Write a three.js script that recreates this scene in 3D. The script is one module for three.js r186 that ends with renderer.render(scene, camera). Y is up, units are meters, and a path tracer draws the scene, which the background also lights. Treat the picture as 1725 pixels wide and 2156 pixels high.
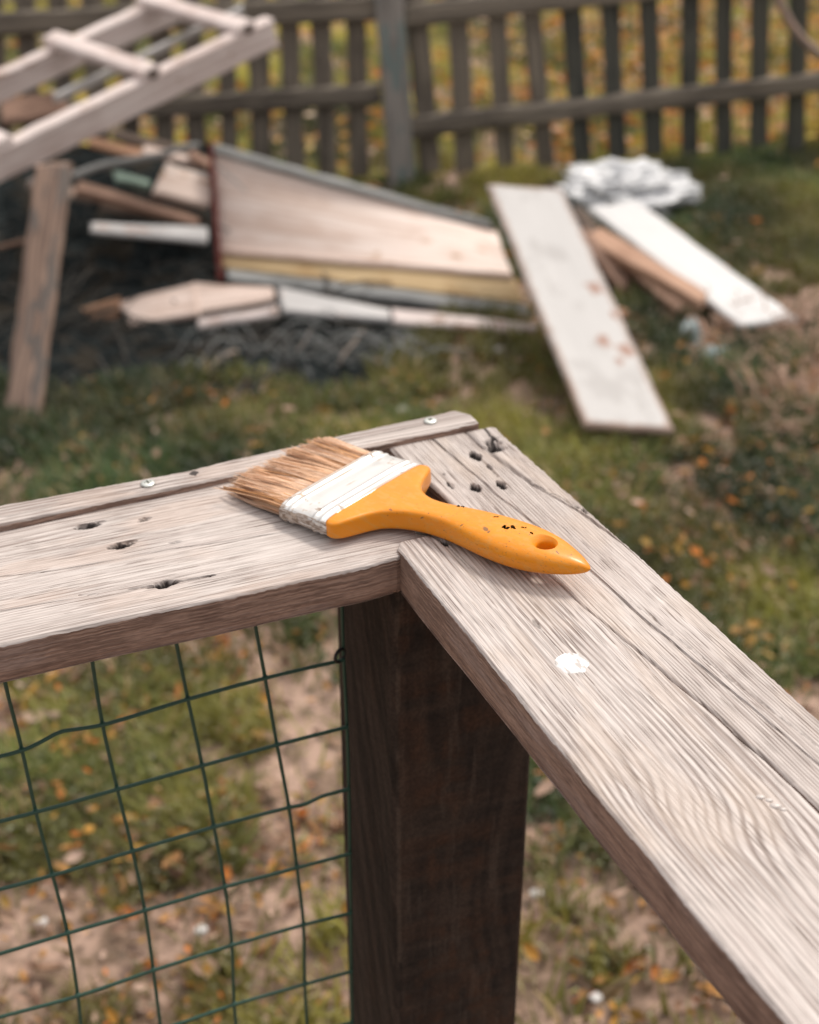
import * as THREE from 'three';
import { mergeGeometries, mergeVertices, toCreasedNormals } from 'three/addons/utils/BufferGeometryUtils.js';
import { Brush, Evaluator, SUBTRACTION } from 'three-bvh-csg';

// ------------------------------------------------------------------ camera, sky, sun, exposure
const scene = new THREE.Scene();
const EYE = new THREE.Vector3(0, 1.55, 0), PITCH = Math.PI / 6, FPX = 2994;      // 1725 x 2156 picture, lens about 49 mm
const camera = new THREE.PerspectiveCamera(2 * Math.atan(1078 / FPX) * 180 / Math.PI, 819 / 1024, 0.05, 200);
camera.position.copy(EYE); camera.rotation.set(-PITCH, 0, 0);
camera.focus = 0.70; camera.userData.fStop = 7.6;
camera.updateMatrixWorld();
const renderer = new THREE.WebGLRenderer({ antialias: true });
renderer.toneMapping = THREE.LinearToneMapping;
renderer.toneMappingExposure = 0.98;
renderer.shadowMap.enabled = true;
const SUN = new THREE.Vector3(0.32, 0.8, -0.55).normalize();
{
  const W = 128, H = 64, d = new Float32Array(W * H * 4);
  for (let y = 0; y < H; y++) for (let x = 0; x < W; x++) {
    const lat = ((y + 0.5) / H - 0.5) * Math.PI, lon = ((x + 0.5) / W - 0.5) * 2 * Math.PI;
    const v = new THREE.Vector3(Math.cos(lat) * Math.cos(lon), Math.sin(lat), Math.cos(lat) * Math.sin(lon));
    const s = Math.max(0, v.y), glow = Math.pow(Math.max(0, v.dot(SUN)), 3);
    const l = v.y < 0 ? 0.18 : 0.25 + 0.85 * s + 0.95 * glow;
    const o = (y * W + x) * 4;
    d[o] = l * (1 + 0.04 * glow); d[o + 1] = l * 0.97; d[o + 2] = l * (0.985 - 0.07 * glow); d[o + 3] = 1;
  }
  const sky = new THREE.DataTexture(d, W, H, THREE.RGBAFormat, THREE.FloatType);
  sky.mapping = THREE.EquirectangularReflectionMapping; sky.magFilter = THREE.LinearFilter; sky.needsUpdate = true;
  scene.background = sky; scene.environment = sky;
}
const sun = new THREE.DirectionalLight(new THREE.Color(1, 0.93, 0.84), 2.6);
sun.position.copy(SUN).multiplyScalar(20); sun.castShadow = true; sun.shadow.radius = 24;
sun.shadow.mapSize.set(2048, 2048);
Object.assign(sun.shadow.camera, { left: -6, right: 6, top: 8, bottom: -8, near: 1, far: 45 });
scene.add(sun); scene.add(sun.target); sun.target.position.set(0, 0, -3);

// ------------------------------------------------------------------ helpers
const V3 = (x, y, z) => new THREE.Vector3(x, y, z);
const rngOf = (a) => () => { a |= 0; a = a + 0x6D2B79F5 | 0; let t = Math.imul(a ^ a >>> 15, 1 | a); t = t + Math.imul(t ^ t >>> 7, 61 | t) ^ t; return ((t ^ t >>> 14) >>> 0) / 4294967296; };
const hash = (x, y, s) => { let h = Math.imul(x, 374761393) + Math.imul(y, 668265263) + Math.imul(s, 974711) | 0; h = Math.imul(h ^ h >>> 13, 1274126177); return ((h ^ h >>> 16) >>> 0) / 4294967296; };
function vn(x, y, s = 0) {
  const xi = Math.floor(x), yi = Math.floor(y); let fx = x - xi, fy = y - yi;
  fx = fx * fx * (3 - 2 * fx); fy = fy * fy * (3 - 2 * fy);
  const a = hash(xi, yi, s), b = hash(xi + 1, yi, s), c = hash(xi, yi + 1, s), d = hash(xi + 1, yi + 1, s);
  return a + (b - a) * fx + (c - a + (a - b - c + d) * fx) * fy;
}
const fbm = (x, y, s = 0, n = 4) => { let a = 0, k = 0.5, t = 0; for (let i = 0; i < n; i++) { a += k * vn(x, y, s + i); t += k; k *= 0.5; x = x * 2.03 + 7.1; y = y * 2.03 + 3.7; } return a / t; };
const mix = (a, b, t) => a + (b - a) * t, clamp = (x, a = 0, b = 1) => Math.min(b, Math.max(a, x));
const ss = (a, b, x) => { const t = clamp((x - a) / (b - a)); return t * t * (3 - 2 * t); };
const mix3 = (a, b, t) => [mix(a[0], b[0], t), mix(a[1], b[1], t), mix(a[2], b[2], t)];
const poly = (pts) => (x) => {                       // piecewise linear curve
  if (x <= pts[0][0]) return pts[0][1];
  for (let i = 1; i < pts.length; i++) if (x <= pts[i][0]) return mix(pts[i - 1][1], pts[i][1], (x - pts[i - 1][0]) / (pts[i][0] - pts[i - 1][0]));
  return pts[pts.length - 1][1];
};
const curve = (pts) => (x) => {                      // smooth curve through points
  const n = pts.length; if (x <= pts[0][0]) return pts[0][1]; if (x >= pts[n - 1][0]) return pts[n - 1][1];
  let i = 1; while (x > pts[i][0]) i++;
  const sl = (k) => k <= 0 ? (pts[1][1] - pts[0][1]) / (pts[1][0] - pts[0][0]) : k >= n - 1 ? (pts[n - 1][1] - pts[n - 2][1]) / (pts[n - 1][0] - pts[n - 2][0]) : (pts[k + 1][1] - pts[k - 1][1]) / (pts[k + 1][0] - pts[k - 1][0]);
  const h = pts[i][0] - pts[i - 1][0], t = (x - pts[i - 1][0]) / h, t2 = t * t, t3 = t2 * t;
  return (2 * t3 - 3 * t2 + 1) * pts[i - 1][1] + (t3 - 2 * t2 + t) * h * sl(i - 1) + (3 * t2 - 2 * t3) * pts[i][1] + (t3 - t2) * h * sl(i);
};
// sight lines of the survey picture, used to read real positions off it
const RIGHT = V3(1, 0, 0), FWD = V3(0, -Math.sin(PITCH), -Math.cos(PITCH)), UP = V3(0, Math.cos(PITCH), -Math.sin(PITCH));
const ray = (x, y) => V3(0, 0, 0).addScaledVector(RIGHT, (x - 862.5) / FPX).addScaledVector(UP, -(y - 1078) / FPX).add(FWD);
const atZ = (x, y, z) => { const r = ray(x, y); return r.multiplyScalar(z / -r.z).add(EYE); };
const atY = (x, y, h) => { const r = ray(x, y); return r.multiplyScalar((h - EYE.y) / r.y).add(EYE); };
const atPlane = (x, y, p, n) => { const r = ray(x, y); return r.multiplyScalar(p.clone().sub(EYE).dot(n) / r.dot(n)).add(EYE); };

const lin2s = (c) => c <= 0.0031308 ? c * 12.92 : 1.055 * Math.pow(c, 1 / 2.4) - 0.055;
function tex(w, h, fn, srgb = true, wrap = THREE.MirroredRepeatWrapping) {
  const d = new Uint8Array(w * h * 4);
  for (let y = 0, o = 0; y < h; y++) for (let x = 0; x < w; x++, o += 4) {
    const c = fn((x + 0.5) / w, (y + 0.5) / h);
    if (typeof c === 'number') { d[o] = d[o + 1] = d[o + 2] = clamp(c) * 255; } else for (let k = 0; k < 3; k++) d[o + k] = (srgb ? lin2s(clamp(c[k])) : clamp(c[k])) * 255;
    d[o + 3] = 255;
  }
  const t = new THREE.DataTexture(d, w, h, THREE.RGBAFormat);
  t.magFilter = THREE.LinearFilter; t.minFilter = THREE.LinearMipmapLinearFilter; t.generateMipmaps = true;
  t.wrapS = t.wrapT = wrap; if (srgb) t.colorSpace = THREE.SRGBColorSpace; t.needsUpdate = true;
  return t;
}
const used = {};
function numbered(name) { used[name] = (used[name] ?? -1) + 1; return used[name] ? name + '_' + String(used[name]).padStart(3, '0') : name; }
function thing(name, label, category, pos, group) {
  const o = new THREE.Group(); o.name = numbered(name); if (pos) o.position.copy(pos);
  o.userData = { label, category }; if (group) o.userData.group = group; scene.add(o); o.updateMatrixWorld(true); return o;
}
function part(name, geo, mat, parent, label) {       // geometry given in world coordinates
  if (parent) { parent.updateWorldMatrix(true, false); geo.applyMatrix4(parent.matrixWorld.clone().invert()); }
  const m = new THREE.Mesh(geo, mat); m.name = parent ? name : numbered(name); m.castShadow = m.receiveShadow = true;
  if (label) m.userData.label = label; (parent ?? scene).add(m); return m;
}
function solo(name, geo, mat, label, category, group) {
  geo.computeBoundingBox(); const c = geo.boundingBox.getCenter(V3(0, 0, 0)); c.y = geo.boundingBox.min.y; geo.translate(-c.x, -c.y, -c.z);
  const m = new THREE.Mesh(geo, mat); m.name = numbered(name); m.position.copy(c); m.castShadow = m.receiveShadow = true;
  m.userData = { label, category }; if (group) m.userData.group = group; scene.add(m); return m;
}
function geom(pos, uv, idx) {
  const g = new THREE.BufferGeometry();
  g.setAttribute('position', new THREE.Float32BufferAttribute(pos, 3)); g.setAttribute('uv', new THREE.Float32BufferAttribute(uv, 2));
  g.setIndex(idx); return g;
}
// a board between four corners of its face (a b along the grain, d c the other edge), thickness along -normal or a given vector
function slab(a, b, c, d, thick, o = {}) {
  const unit = o.unit ? 1 : 0, len = (a.distanceTo(b) + d.distanceTo(c)) / 2, wid = (a.distanceTo(d) + b.distanceTo(c)) / 2;
  const nu = o.nu ?? Math.max(4, Math.min(40, Math.round(len / 0.03))), nv = o.nv ?? 4, seed = o.seed ?? 1, rough = o.rough ?? 0.004, warp = o.warp ?? 0.004;
  const N = b.clone().sub(a).cross(d.clone().sub(a)).normalize(); if (N.dot(EYE.clone().sub(a)) < 0) N.negate();
  const T = thick.isVector3 ? thick : N.clone().multiplyScalar(-thick), r = Math.min(0.006, T.length() * 0.3);
  const U = b.clone().sub(a).normalize(), Wd = d.clone().sub(a).normalize(), ou = seed * 0.377 % 1, ov = seed * 0.731 % 1;
  const P = (i, j, k, shrink) => {
    const u = i / nu, v = j / nv;
    const p = a.clone().lerp(b, u).lerp(d.clone().lerp(c, u), v).addScaledVector(N, warp * (fbm(u * 2.3, v * 1.4, seed * 7, 3) - 0.5) * 2);
    if (j === 0 || j === nv) p.addScaledVector(Wd, (j ? -1 : 1) * (shrink * r + rough * vn(u * len * 22, k * 0.3, seed * 3 + j)));
    if (i === 0 || i === nu) p.addScaledVector(U, (i ? -1 : 1) * (shrink * r + rough * 1.5 * vn(v * 7, k * 0.4, seed * 5 + i)));
    return p.addScaledVector(T, k);
  };
  const pos = [], uv = [], idx = [];
  const quad = (f, n, m, flip) => {
    const base = pos.length / 3;
    for (let j = 0; j <= m; j++) for (let i = 0; i <= n; i++) { const [p, x, y] = f(i, j); pos.push(p.x, p.y, p.z); uv.push(x, y); }
    for (let j = 0; j < m; j++) for (let i = 0; i < n; i++) { const q = base + j * (n + 1) + i, s = n + 1; flip ? idx.push(q, q + s, q + 1, q + 1, q + s, q + s + 1) : idx.push(q, q + 1, q + s, q + 1, q + s + 1, q + s); }
  };
  const face = b.clone().sub(a).cross(d.clone().sub(a)).dot(N) < 0, tl = T.length(), rk = r / tl, ks = [0, rk, 1 - rk, 1];
  const sh = [1, 0, 0, 1], K = (q, i, j) => P(i, j, ks[q], sh[q]);
  quad((i, j) => [K(0, i, j), unit ? i / nu : ou + i / nu * len, unit ? j / nv : ov + j / nv * wid], nu, nv, face);
  quad((i, j) => [K(3, i, j), ou + i / nu * len, ov + 0.3 + j / nv * wid], nu, nv, !face);
  quad((i, q) => [K(q, i, 0), ou + i / nu * len, ov - ks[q] * tl], nu, 3, !face);
  quad((i, q) => [K(q, i, nv), ou + i / nu * len, ov + wid + ks[q] * tl], nu, 3, face);
  quad((j, q) => [K(q, 0, j), ou - ks[q] * tl, ov + j / nv * wid], nv, 3, face);
  quad((j, q) => [K(q, nu, j), ou + len + ks[q] * tl, ov + j / nv * wid], nv, 3, !face);
  const g = geom(pos, uv, idx); g.computeVertexNormals();
  return toCreasedNormals(g, 0.7);
}
function tube(pts, r, seg = 24, rad = 7, taper) {
  const g = new THREE.TubeGeometry(new THREE.CatmullRomCurve3(pts, false, 'centripetal'), seg, r, rad, false);
  if (taper) { const p = g.attributes.position, c = new THREE.CatmullRomCurve3(pts, false, 'centripetal'); for (let i = 0; i <= seg; i++) { const m = c.getPointAt(i / seg); for (let j = 0; j <= rad; j++) { const q = i * (rad + 1) + j; const v = V3(p.getX(q), p.getY(q), p.getZ(q)).sub(m).multiplyScalar(mix(1, taper, i / seg)).add(m); p.setXYZ(q, v.x, v.y, v.z); } } g.computeVertexNormals(); }
  return g;
}

// ------------------------------------------------------------------ board materials (1 uv unit = 1 m, textures span 0.5 m)
function boardMat(seed, base, dark, o = {}) {
  const S = 0.5, peel = o.peel, pc = o.peelColor;
  const f = (u, v) => {
    const x = u * S, y = v * S, wob = fbm(x * 5, y * 6, seed, 3) * 0.02;
    const g = fbm(x * 6, (y + wob) * 260, seed + 5, 3), band = fbm(x * 3, (y + wob) * 45, seed + 9, 3), blot = fbm(x * 9, y * 16, seed + 20, 4);
    let c = mix3(base, dark, clamp(0.9 * ss(0.45, 0.75, g) * (o.grain ?? 1) + 0.6 * ss(0.45, 0.75, band) * (o.grain ?? 1) + 0.5 * ss(0.5, 0.8, blot)));
    if (peel) { const q = fbm(x * 12, y * 40, seed + 31, 4); c = mix3(c, pc, ss(peel, peel + 0.06, q)); }
    const k = 0.9 + 0.2 * vn(x * 500, y * 900, seed + 40);
    return [c[0] * k, c[1] * k, c[2] * k];
  };
  const map = tex(512, 512, f), bump = tex(256, 256, (u, v) => fbm(u * S * 8, v * S * 260, seed + 5, 3), false);
  for (const t of [map, bump]) t.repeat.set(1 / S, 1 / S);
  return new THREE.MeshStandardMaterial({ map, bumpMap: bump, bumpScale: 0.001, roughness: o.rough ?? 0.85, side: THREE.DoubleSide });
}
const M = {
  white: boardMat(11, [0.52, 0.51, 0.50], [0.44, 0.42, 0.41], { grain: 0.5, peel: 0.72, peelColor: [0.42, 0.27, 0.21], rough: 0.6 }),
  cleanWhite: boardMat(13, [0.64, 0.635, 0.63], [0.58, 0.575, 0.57], { grain: 0.3, rough: 0.5 }),
  pale: boardMat(17, [0.68, 0.56, 0.50], [0.48, 0.36, 0.30]),
  frame: boardMat(19, [0.76, 0.67, 0.635], [0.56, 0.455, 0.42], { grain: 0.7, peel: 0.72, peelColor: [0.4, 0.28, 0.22] }),
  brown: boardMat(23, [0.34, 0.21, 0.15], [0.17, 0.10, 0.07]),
  orange: boardMat(27, [0.48, 0.28, 0.17], [0.28, 0.15, 0.09]),
  lightBrown: boardMat(25, [0.52, 0.33, 0.23], [0.33, 0.19, 0.125]),
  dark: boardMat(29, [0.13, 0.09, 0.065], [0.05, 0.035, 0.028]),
  fence: boardMat(31, [0.26, 0.222, 0.175], [0.12, 0.102, 0.083]),
  fenceGreenShade: boardMat(33, [0.11, 0.108, 0.088], [0.048, 0.05, 0.044]),  // greenish grey pickets, with the shade of the right end put into the colour
  fencePost: boardMat(37, [0.36, 0.33, 0.30], [0.20, 0.185, 0.17], { peel: 0.56, peelColor: [0.20, 0.26, 0.25] }),
  legWood: boardMat(41, [0.42, 0.29, 0.22], [0.18, 0.125, 0.10], { peel: 0.58, peelColor: [0.20, 0.17, 0.15] }),
  panel: boardMat(43, [0.84, 0.72, 0.65], [0.66, 0.51, 0.43], { grain: 0.8, peel: 0.69, peelColor: [0.5, 0.33, 0.22] }),
  yellow: boardMat(47, [0.56, 0.42, 0.24], [0.40, 0.25, 0.11], { grain: 0.7 }),
  greyPaint: boardMat(53, [0.36, 0.365, 0.355], [0.19, 0.195, 0.19], { grain: 0.7 }),
  red: boardMat(59, [0.20, 0.045, 0.035], [0.10, 0.02, 0.018]),
  greenPaint: boardMat(61, [0.24, 0.33, 0.27], [0.12, 0.16, 0.13]),
};

// ------------------------------------------------------------------ ground
const gh = (x, z) => 0.03 * (fbm(x * 0.9, z * 0.9, 71, 3) - 0.5) + 0.022 * (fbm(x * 7, z * 7, 72, 3) - 0.5);
const turf = (x, z) => {                             // how grassy, 0..1
  let g = 0.6 * fbm(x * 5.5, z * 5.5, 80, 3) + 0.4 * fbm(x * 15, z * 15, 84, 3);
  g += 0.16 * Math.exp(-(((x + 0.25) / 0.9) ** 2 + ((z + 2.95) / 0.45) ** 2));
  g -= 0.13 * ss(0.85, 1.1, x) * ss(-4.0, -3.7, z) * ss(-2.8, -3.1, z);
  g += 0.16 * ss(0.7, 1.1, x) * ss(-3.9, -4.4, z) * ss(-5.8, -5.2, z);
  g += 0.10 * ss(-5.0, -5.6, z);
  g -= 0.02 * ss(-2.3, -1.5, z);
  return g;
};
{
  const S = 2, f = (u, v) => {
    const x = u * S, y = v * S, a = fbm(x * 3, y * 3, 90, 4), b = fbm(x * 26, y * 26, 95, 4), c = vn(x * 190, y * 190, 99);
    let k = mix3([0.15, 0.10, 0.068], [0.38, 0.26, 0.20], ss(0.35, 0.68, b * 0.65 + a * 0.35));
    k = mix3(k, [0.06, 0.045, 0.03], 0.7 * ss(0.6, 0.8, fbm(x * 40, y * 40, 97, 3)));
    const q = 0.72 + 0.56 * c; return [k[0] * q, k[1] * q, k[2] * q];
  };
  const map = tex(1024, 1024, f); map.repeat.set(1 / S, 1 / S);
  const bump = tex(512, 512, (u, v) => fbm(u * 60, v * 60, 95, 4), false); bump.repeat.set(1 / S, 1 / S);
  const zs = [], xs = []; for (let z = 4; z > -9; z -= 0.05) zs.push(z); for (let k = 1; k < 40; k++) zs.push(-9 - k * k * 0.06);
  for (let k = 30; k > 0; k--) xs.push(-3.2 - k * k * 0.1); for (let x = -3.2; x <= 3.2; x += 0.05) xs.push(x); for (let k = 1; k <= 30; k++) xs.push(3.2 + k * k * 0.1);
  const pos = [], uv = [], idx = [];
  zs.forEach((z, j) => xs.forEach((x, i) => { pos.push(x, gh(x, z), z); uv.push(x, z); if (i && j) { const n = xs.length, q = j * n + i; idx.push(q - n - 1, q - n, q - 1, q - n, q, q - 1); } }));
  const g = geom(pos, uv, idx); g.computeVertexNormals();
  const m = part('ground', g, new THREE.MeshStandardMaterial({ map, bumpMap: bump, bumpScale: 0.008, roughness: 0.95, side: THREE.DoubleSide }));
  m.userData = { kind: 'structure', label: 'brown garden soil under grass and fallen leaves', category: 'ground' };
}
const beyond = (x, z) => z < -5.06 - 0.248 * Math.max(x, 0);
const inHeap = (x, z) => x < 0.0 - 0.1 * Math.sin(z * 7) && z < -3.32 - 0.06 * Math.sin(x * 9) && z > -4.75;
{
  // grass
  const R = rngOf(5), seg = 3, pos = [], uv = [], idx = [];
  for (let i = 0; i <= seg; i++) { const t = i / seg, w = 0.05 * (1 - t * 0.9), y = Math.sin(t * 1.25) / 0.95, z = 0.55 * t * t; pos.push(-w, y, z, w, y, z); uv.push(0, t, 1, t); if (i < seg) { const q = i * 2; idx.push(q, q + 1, q + 2, q + 1, q + 3, q + 2); } }
  const blade = geom(pos, uv, idx); blade.computeVertexNormals();
  const list = [], N = 620000;
  for (let k = 0; k < N; k++) {
    const far = R() < 0.42, z = far ? -4.6 - Math.pow(R(), 1.4) * 8 : -0.9 - R() * 4.2, x = (R() * 2 - 1) * (0.75 + 0.34 * -z);
    const g = turf(x, z); if (R() > ss(0.43, 0.55, g) + 0.05) continue; if (inHeap(x, z)) continue;
    list.push([x, z, g]);
  }
  const im = new THREE.InstancedMesh(blade, new THREE.MeshPhysicalMaterial({ color: 0xffffff, roughness: 0.9, transmission: 0.4, thickness: 0, side: THREE.DoubleSide }), list.length);
  const o = new THREE.Object3D(), c = new THREE.Color();
  list.forEach(([x, z, g], i) => {
    const far = beyond(x, z), s = (0.018 + 0.034 * R() + 0.03 * Math.max(0, g - 0.45)) * (0.75 + 0.8 * vn(x * 6, z * 6, 111));
    o.position.set(x, gh(x, z) - 0.002, z); o.rotation.set((R() - 0.5) * 1.1, R() * 6.283, (R() - 0.5) * 1.1); o.scale.set(s * (0.9 + R()), s, s); o.updateMatrix(); im.setMatrixAt(i, o.matrix);
    const dry = clamp(fbm(x * 2.2, z * 2.2, 120, 3) * 2.1 - 0.85 + (far ? 0.42 : 0)) + (R() - 0.5) * 0.25, k = 0.75 + 0.6 * R();
    const a = mix3([0.055, 0.095, 0.026], far ? [0.46, 0.42, 0.09] : [0.32, 0.28, 0.05], clamp(dry)); const b = R() < 0.08 ? [0.42, 0.31, 0.15] : a;
    const lush = 0.62 + 0.95 * ss(0.3, 0.75, fbm(x * 2.6 + 4, z * 2.6, 125, 3)); c.setRGB(b[0] * k * lush, b[1] * k * lush, b[2] * k * lush); im.setColorAt(i, c);
  });
  im.name = 'grass'; im.userData = { kind: 'stuff', label: 'short olive green grass growing in tufts over the yard', category: 'grass' }; im.castShadow = im.receiveShadow = true; scene.add(im);
  // fallen leaves
  const lp = [], lu = [], li = [], nu = 5, nv = 2;
  for (let i = 0; i <= nu; i++) for (let j = 0; j <= nv; j++) {
    const t = i / nu, s = j / nv - 0.5, w = 0.5 * Math.pow(Math.sin(Math.PI * (0.04 + 0.94 * t)), 0.8);
    lp.push(s * w, 0.22 * Math.abs(s) * 1.4 + 0.28 * (t - 0.5) * (t - 0.5), t - 0.5); lu.push(t, s);
    if (i && j) { const q = i * (nv + 1) + j; li.push(q - nv - 2, q - 1, q - nv - 1, q - nv - 1, q - 1, q); }
  }
  const leaf = geom(lp, lu, li); leaf.computeVertexNormals();
  const ll = [];
  for (let k = 0; k < 44000; k++) {
    const far = R() < 0.45, z = far ? -4.4 - R() * 8 : -0.9 - R() * 4, x = (R() * 2 - 1) * (0.75 + 0.34 * -z), g = turf(x, z), f = fbm(x * 3.1, z * 3.1, 130, 3);
    let p = 0.27 + 0.9 * ss(0.42, 0.62, f) - 0.2 * ss(0.5, 0.62, g); if (x > 0.2 && z > -3.1) p += 0.25; if (x < 0.3 && z < -2.6 && z > -3.6) p *= 0.3; if (beyond(x, z)) p = p * mix(0.45, 1, ss(0.1, 0.9, x)) + 0.6 * ss(0.3, 1.0, x); if (x > 0.7 && !beyond(x, z) && z < -3.9) p *= 0.25;
    if (R() > p || inHeap(x, z)) continue; ll.push([x, z]);
  }
  const lm = new THREE.InstancedMesh(leaf, new THREE.MeshPhysicalMaterial({ color: 0xffffff, roughness: 0.9, transmission: 0.3, thickness: 0, side: THREE.DoubleSide }), ll.length);
  const pal = [[0.60, 0.20, 0.03], [0.40, 0.20, 0.07], [0.52, 0.27, 0.08], [0.42, 0.28, 0.19], [0.34, 0.19, 0.12], [0.55, 0.36, 0.26], [0.19, 0.10, 0.055], [0.64, 0.45, 0.35], [0.6, 0.3, 0.05], [0.44, 0.26, 0.05], [0.26, 0.15, 0.09]]; const palFar = [[0.62, 0.25, 0.05], [0.6, 0.34, 0.09], [0.66, 0.47, 0.33], [0.55, 0.30, 0.07], [0.5, 0.2, 0.05], [0.62, 0.46, 0.10]];
  ll.forEach(([x, z], i) => {
    const s = 0.009 + 0.05 * R() * R() * R() + 0.01 * R() + (beyond(x, z) ? 0.025 : 0), P = beyond(x, z) ? palFar : pal, b = P[Math.floor(R() * P.length)], k = 0.7 + 0.5 * R();
    o.position.set(x, gh(x, z) + 0.004 + 0.022 * R() + (beyond(x, z) ? 0.03 : 0) + 0.026 * ss(0.46, 0.58, turf(x, z)), z); o.rotation.set((R() - 0.5) * 1.7, R() * 6.283, (R() - 0.5) * 1.7 + (R() < 0.3 ? 3.14 : 0)); o.scale.set(s * (0.6 + 0.7 * R()), s, s); o.updateMatrix(); lm.setMatrixAt(i, o.matrix);
    c.setRGB(b[0] * k, b[1] * k, b[2] * k); lm.setColorAt(i, c);
  });
  lm.name = 'fallen_leaves'; lm.userData = { kind: 'stuff', label: 'orange and tan dry leaves scattered over the grass and soil', category: 'leaves' }; lm.castShadow = lm.receiveShadow = true; scene.add(lm);
}

// ------------------------------------------------------------------ the railing in front: fields of the two top planks (millimetres along u and across w)
const TOP = 1.15;
const RO = [-0.0138, -0.773], RD = [0.4045, 0.9145], RN = [0.9145, -0.4045];
const LO = [-0.0095, -0.6413], LD = [0.9255, -0.379], LN = [-0.379, -0.9255];
const mapper = (O, D, N) => (u, w, h) => V3(O[0] + (u * D[0] + w * N[0]) / 1000, TOP + h / 1000, O[1] + (u * D[1] + w * N[1]) / 1000);
const rMap = mapper(RO, RD, RN), lMap = mapper(LO, LD, LN);
function pitDepth(pits, u, w) {
  let h = 0;
  for (const [pu, pw, ru, rw, dep, s] of pits) {
    const a = (u - pu) / ru, b = (w - pw) / rw; if (a * a + b * b > 6) continue;
    const th = Math.atan2(b, a), r = Math.hypot(a, b) / (0.72 + 0.55 * vn(Math.cos(th) * 2.1 + 5, Math.sin(th) * 2.1 + 5, s) + 0.5 * Math.pow(Math.abs(Math.cos(th)), 14));
    h += dep * ss(1.08, 0.7, r) * (0.85 + 0.3 * vn(u * 0.3, w * 0.5, s + 3));
  }
  return h;
}
const segDepth = (lines, u, w) => { let h = 0; for (const [u0, w0, u1, w1, wd, dep] of lines) { const dx = u1 - u0, dy = w1 - w0, t = clamp(((u - u0) * dx + (w - w0) * dy) / (dx * dx + dy * dy)), q = Math.hypot(u - u0 - t * dx, w - w0 - t * dy); h = Math.max(h, dep * ss(wd, wd * 0.35, q + 0.5 * (vn(u * 0.7, w * 0.7, 9) - 0.5))); } return h; };

const c1 = poly([[86, 6.6], [100, 11.4], [164.7, 17.8], [196.7, 20.3], [251.5, 27.4], [303.4, 32.6], [371.7, 35.8], [700, 44]]);
const wig = (s, a) => (u) => a * (fbm(u * 0.05, 3, s, 3) - 0.5) * 2;
const w1 = wig(141, 0.9), w2 = wig(142, 0.9), w3 = wig(143, 0.8);
const C1 = (u) => c1(u) + w1(u);
const c2 = poly([[-2, 28.7], [37, 32.1], [83, 34.5], [129, 39.6], [173, 42.3], [227, 43.6], [272, 47.2], [348, 53.4], [700, 64]]);
const c3 = poly([[-1, 51.7], [23, 51.9], [53, 55.1], [80, 57.8], [96, 61.8], [114, 66.5], [127, 69], [143, 71.2], [160, 71.6], [700, 72]]);
const rPits = [[24, 60.5, 5.5, 3.2, 7, 1], [17, 65, 3, 1.5, 4, 11], [29, 57, 3.5, 1.4, 4, 12], [33, 43.6, 4.6, 3.3, 6, 2], [48.9, 45.4, 2.8, 1.1, 2.5, 3], [68.3, 26.9, 3.6, 3.0, 6, 4], [71.6, 41.6, 4, 2.6, 5, 5], [59.7, 14.5, 3, 1.2, 2.5, 6], [46, 17, 1.4, 0.7, 1.5, 61], [117.8, 71, 2.2, 1.4, 4, 7], [122.7, -18.1, 2.4, 2.1, 5, 8], [208, -8.6, 3.2, 1.5, 0.9, 9]];
const rLines = [[75, 58.5, 96, 65.6, 0.55, 1.6], [96, 65.6, 117.8, 71, 0.6, 1.8], [2, 65.5, 16, 64, 1.1, 6], [16, 64, 24, 60, 0.9, 5], [24, 60, 33, 64, 0.8, 3], [24, 60, 27, 54, 0.7, 3], [49, 45, 62, 44.5, 0.5, 1], [122.7, -18.1, 112, -22, 0.7, 2], [122.7, -18, 150, -17, 0.4, 0.9], [200, 45.5, 330, 60, 0.35, 0.6], [240, 49, 400, 68, 0.35, 0.6]];
const lPits = [[-143.6, 96.9, 5, 2.9, 6, 21], [-139, 99.5, 5, 0.8, 4, 22], [-111.5, 93.3, 2.6, 1.2, 3.5, 23], [-113, 91.3, 2.2, 0.6, 2, 24], [-130, 69.5, 5.2, 2.9, 6, 25], [-125, 71.8, 4, 0.9, 3.5, 26], [-101.9, 61.7, 2.2, 0.7, 2.5, 27], [-117.8, 23.2, 5.2, 3.2, 6, 28], [-93.9, 21.8, 2.6, 0.9, 3.5, 29], [-74, 126, 2, 3, 3, 30]];
// grain: value 0 (early wood, hollow) .. 1 (late wood ridge)
function ridge(p) { const n = Math.floor(p), f = p - n, a = 0.45 + 0.35 * hash(n, 3, 9), k = 0.35 + 0.65 * hash(n, 5, 9); return 1 - k * (1 - ss(0, a * 0.55, f) * (1 - ss(a, 0.97, f))); }
function grainR(u, w) {
  const c = C1(u); 
  if (w < c) {
    const bendAt = 352 + (w + 12) * 0.9, bend = 15 * Math.exp(-(((w + 6) / 26) ** 2)) * (1 / (1 + Math.exp(-(u - bendAt) / 11)) - 0.5);
    const bow = -9 * Math.exp(-(((u - 330) / 120) ** 2)) * ss(-40, 20, w);
    const p = (w * 1.06 + bend + bow + 5 * (fbm(u * 0.008, w * 0.03, 150, 3) - 0.5) + 1.4 * (fbm(u * 0.03, w * 0.12, 151, 2) - 0.5)) / (3.3 + 0.8 * ss(-20, 15, w));
    return ridge(p);
  }
  const p = (w + 4 * (fbm(u * 0.007, w * 0.03, 155, 3) - 0.5) + 0.8 * (fbm(u * 0.03, w * 0.15, 156, 2) - 0.5)) / 1.75;
  return 0.75 * ridge(p) + 0.25 * fbm(u * 0.02, w * 1.2, 157, 2);
}
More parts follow.
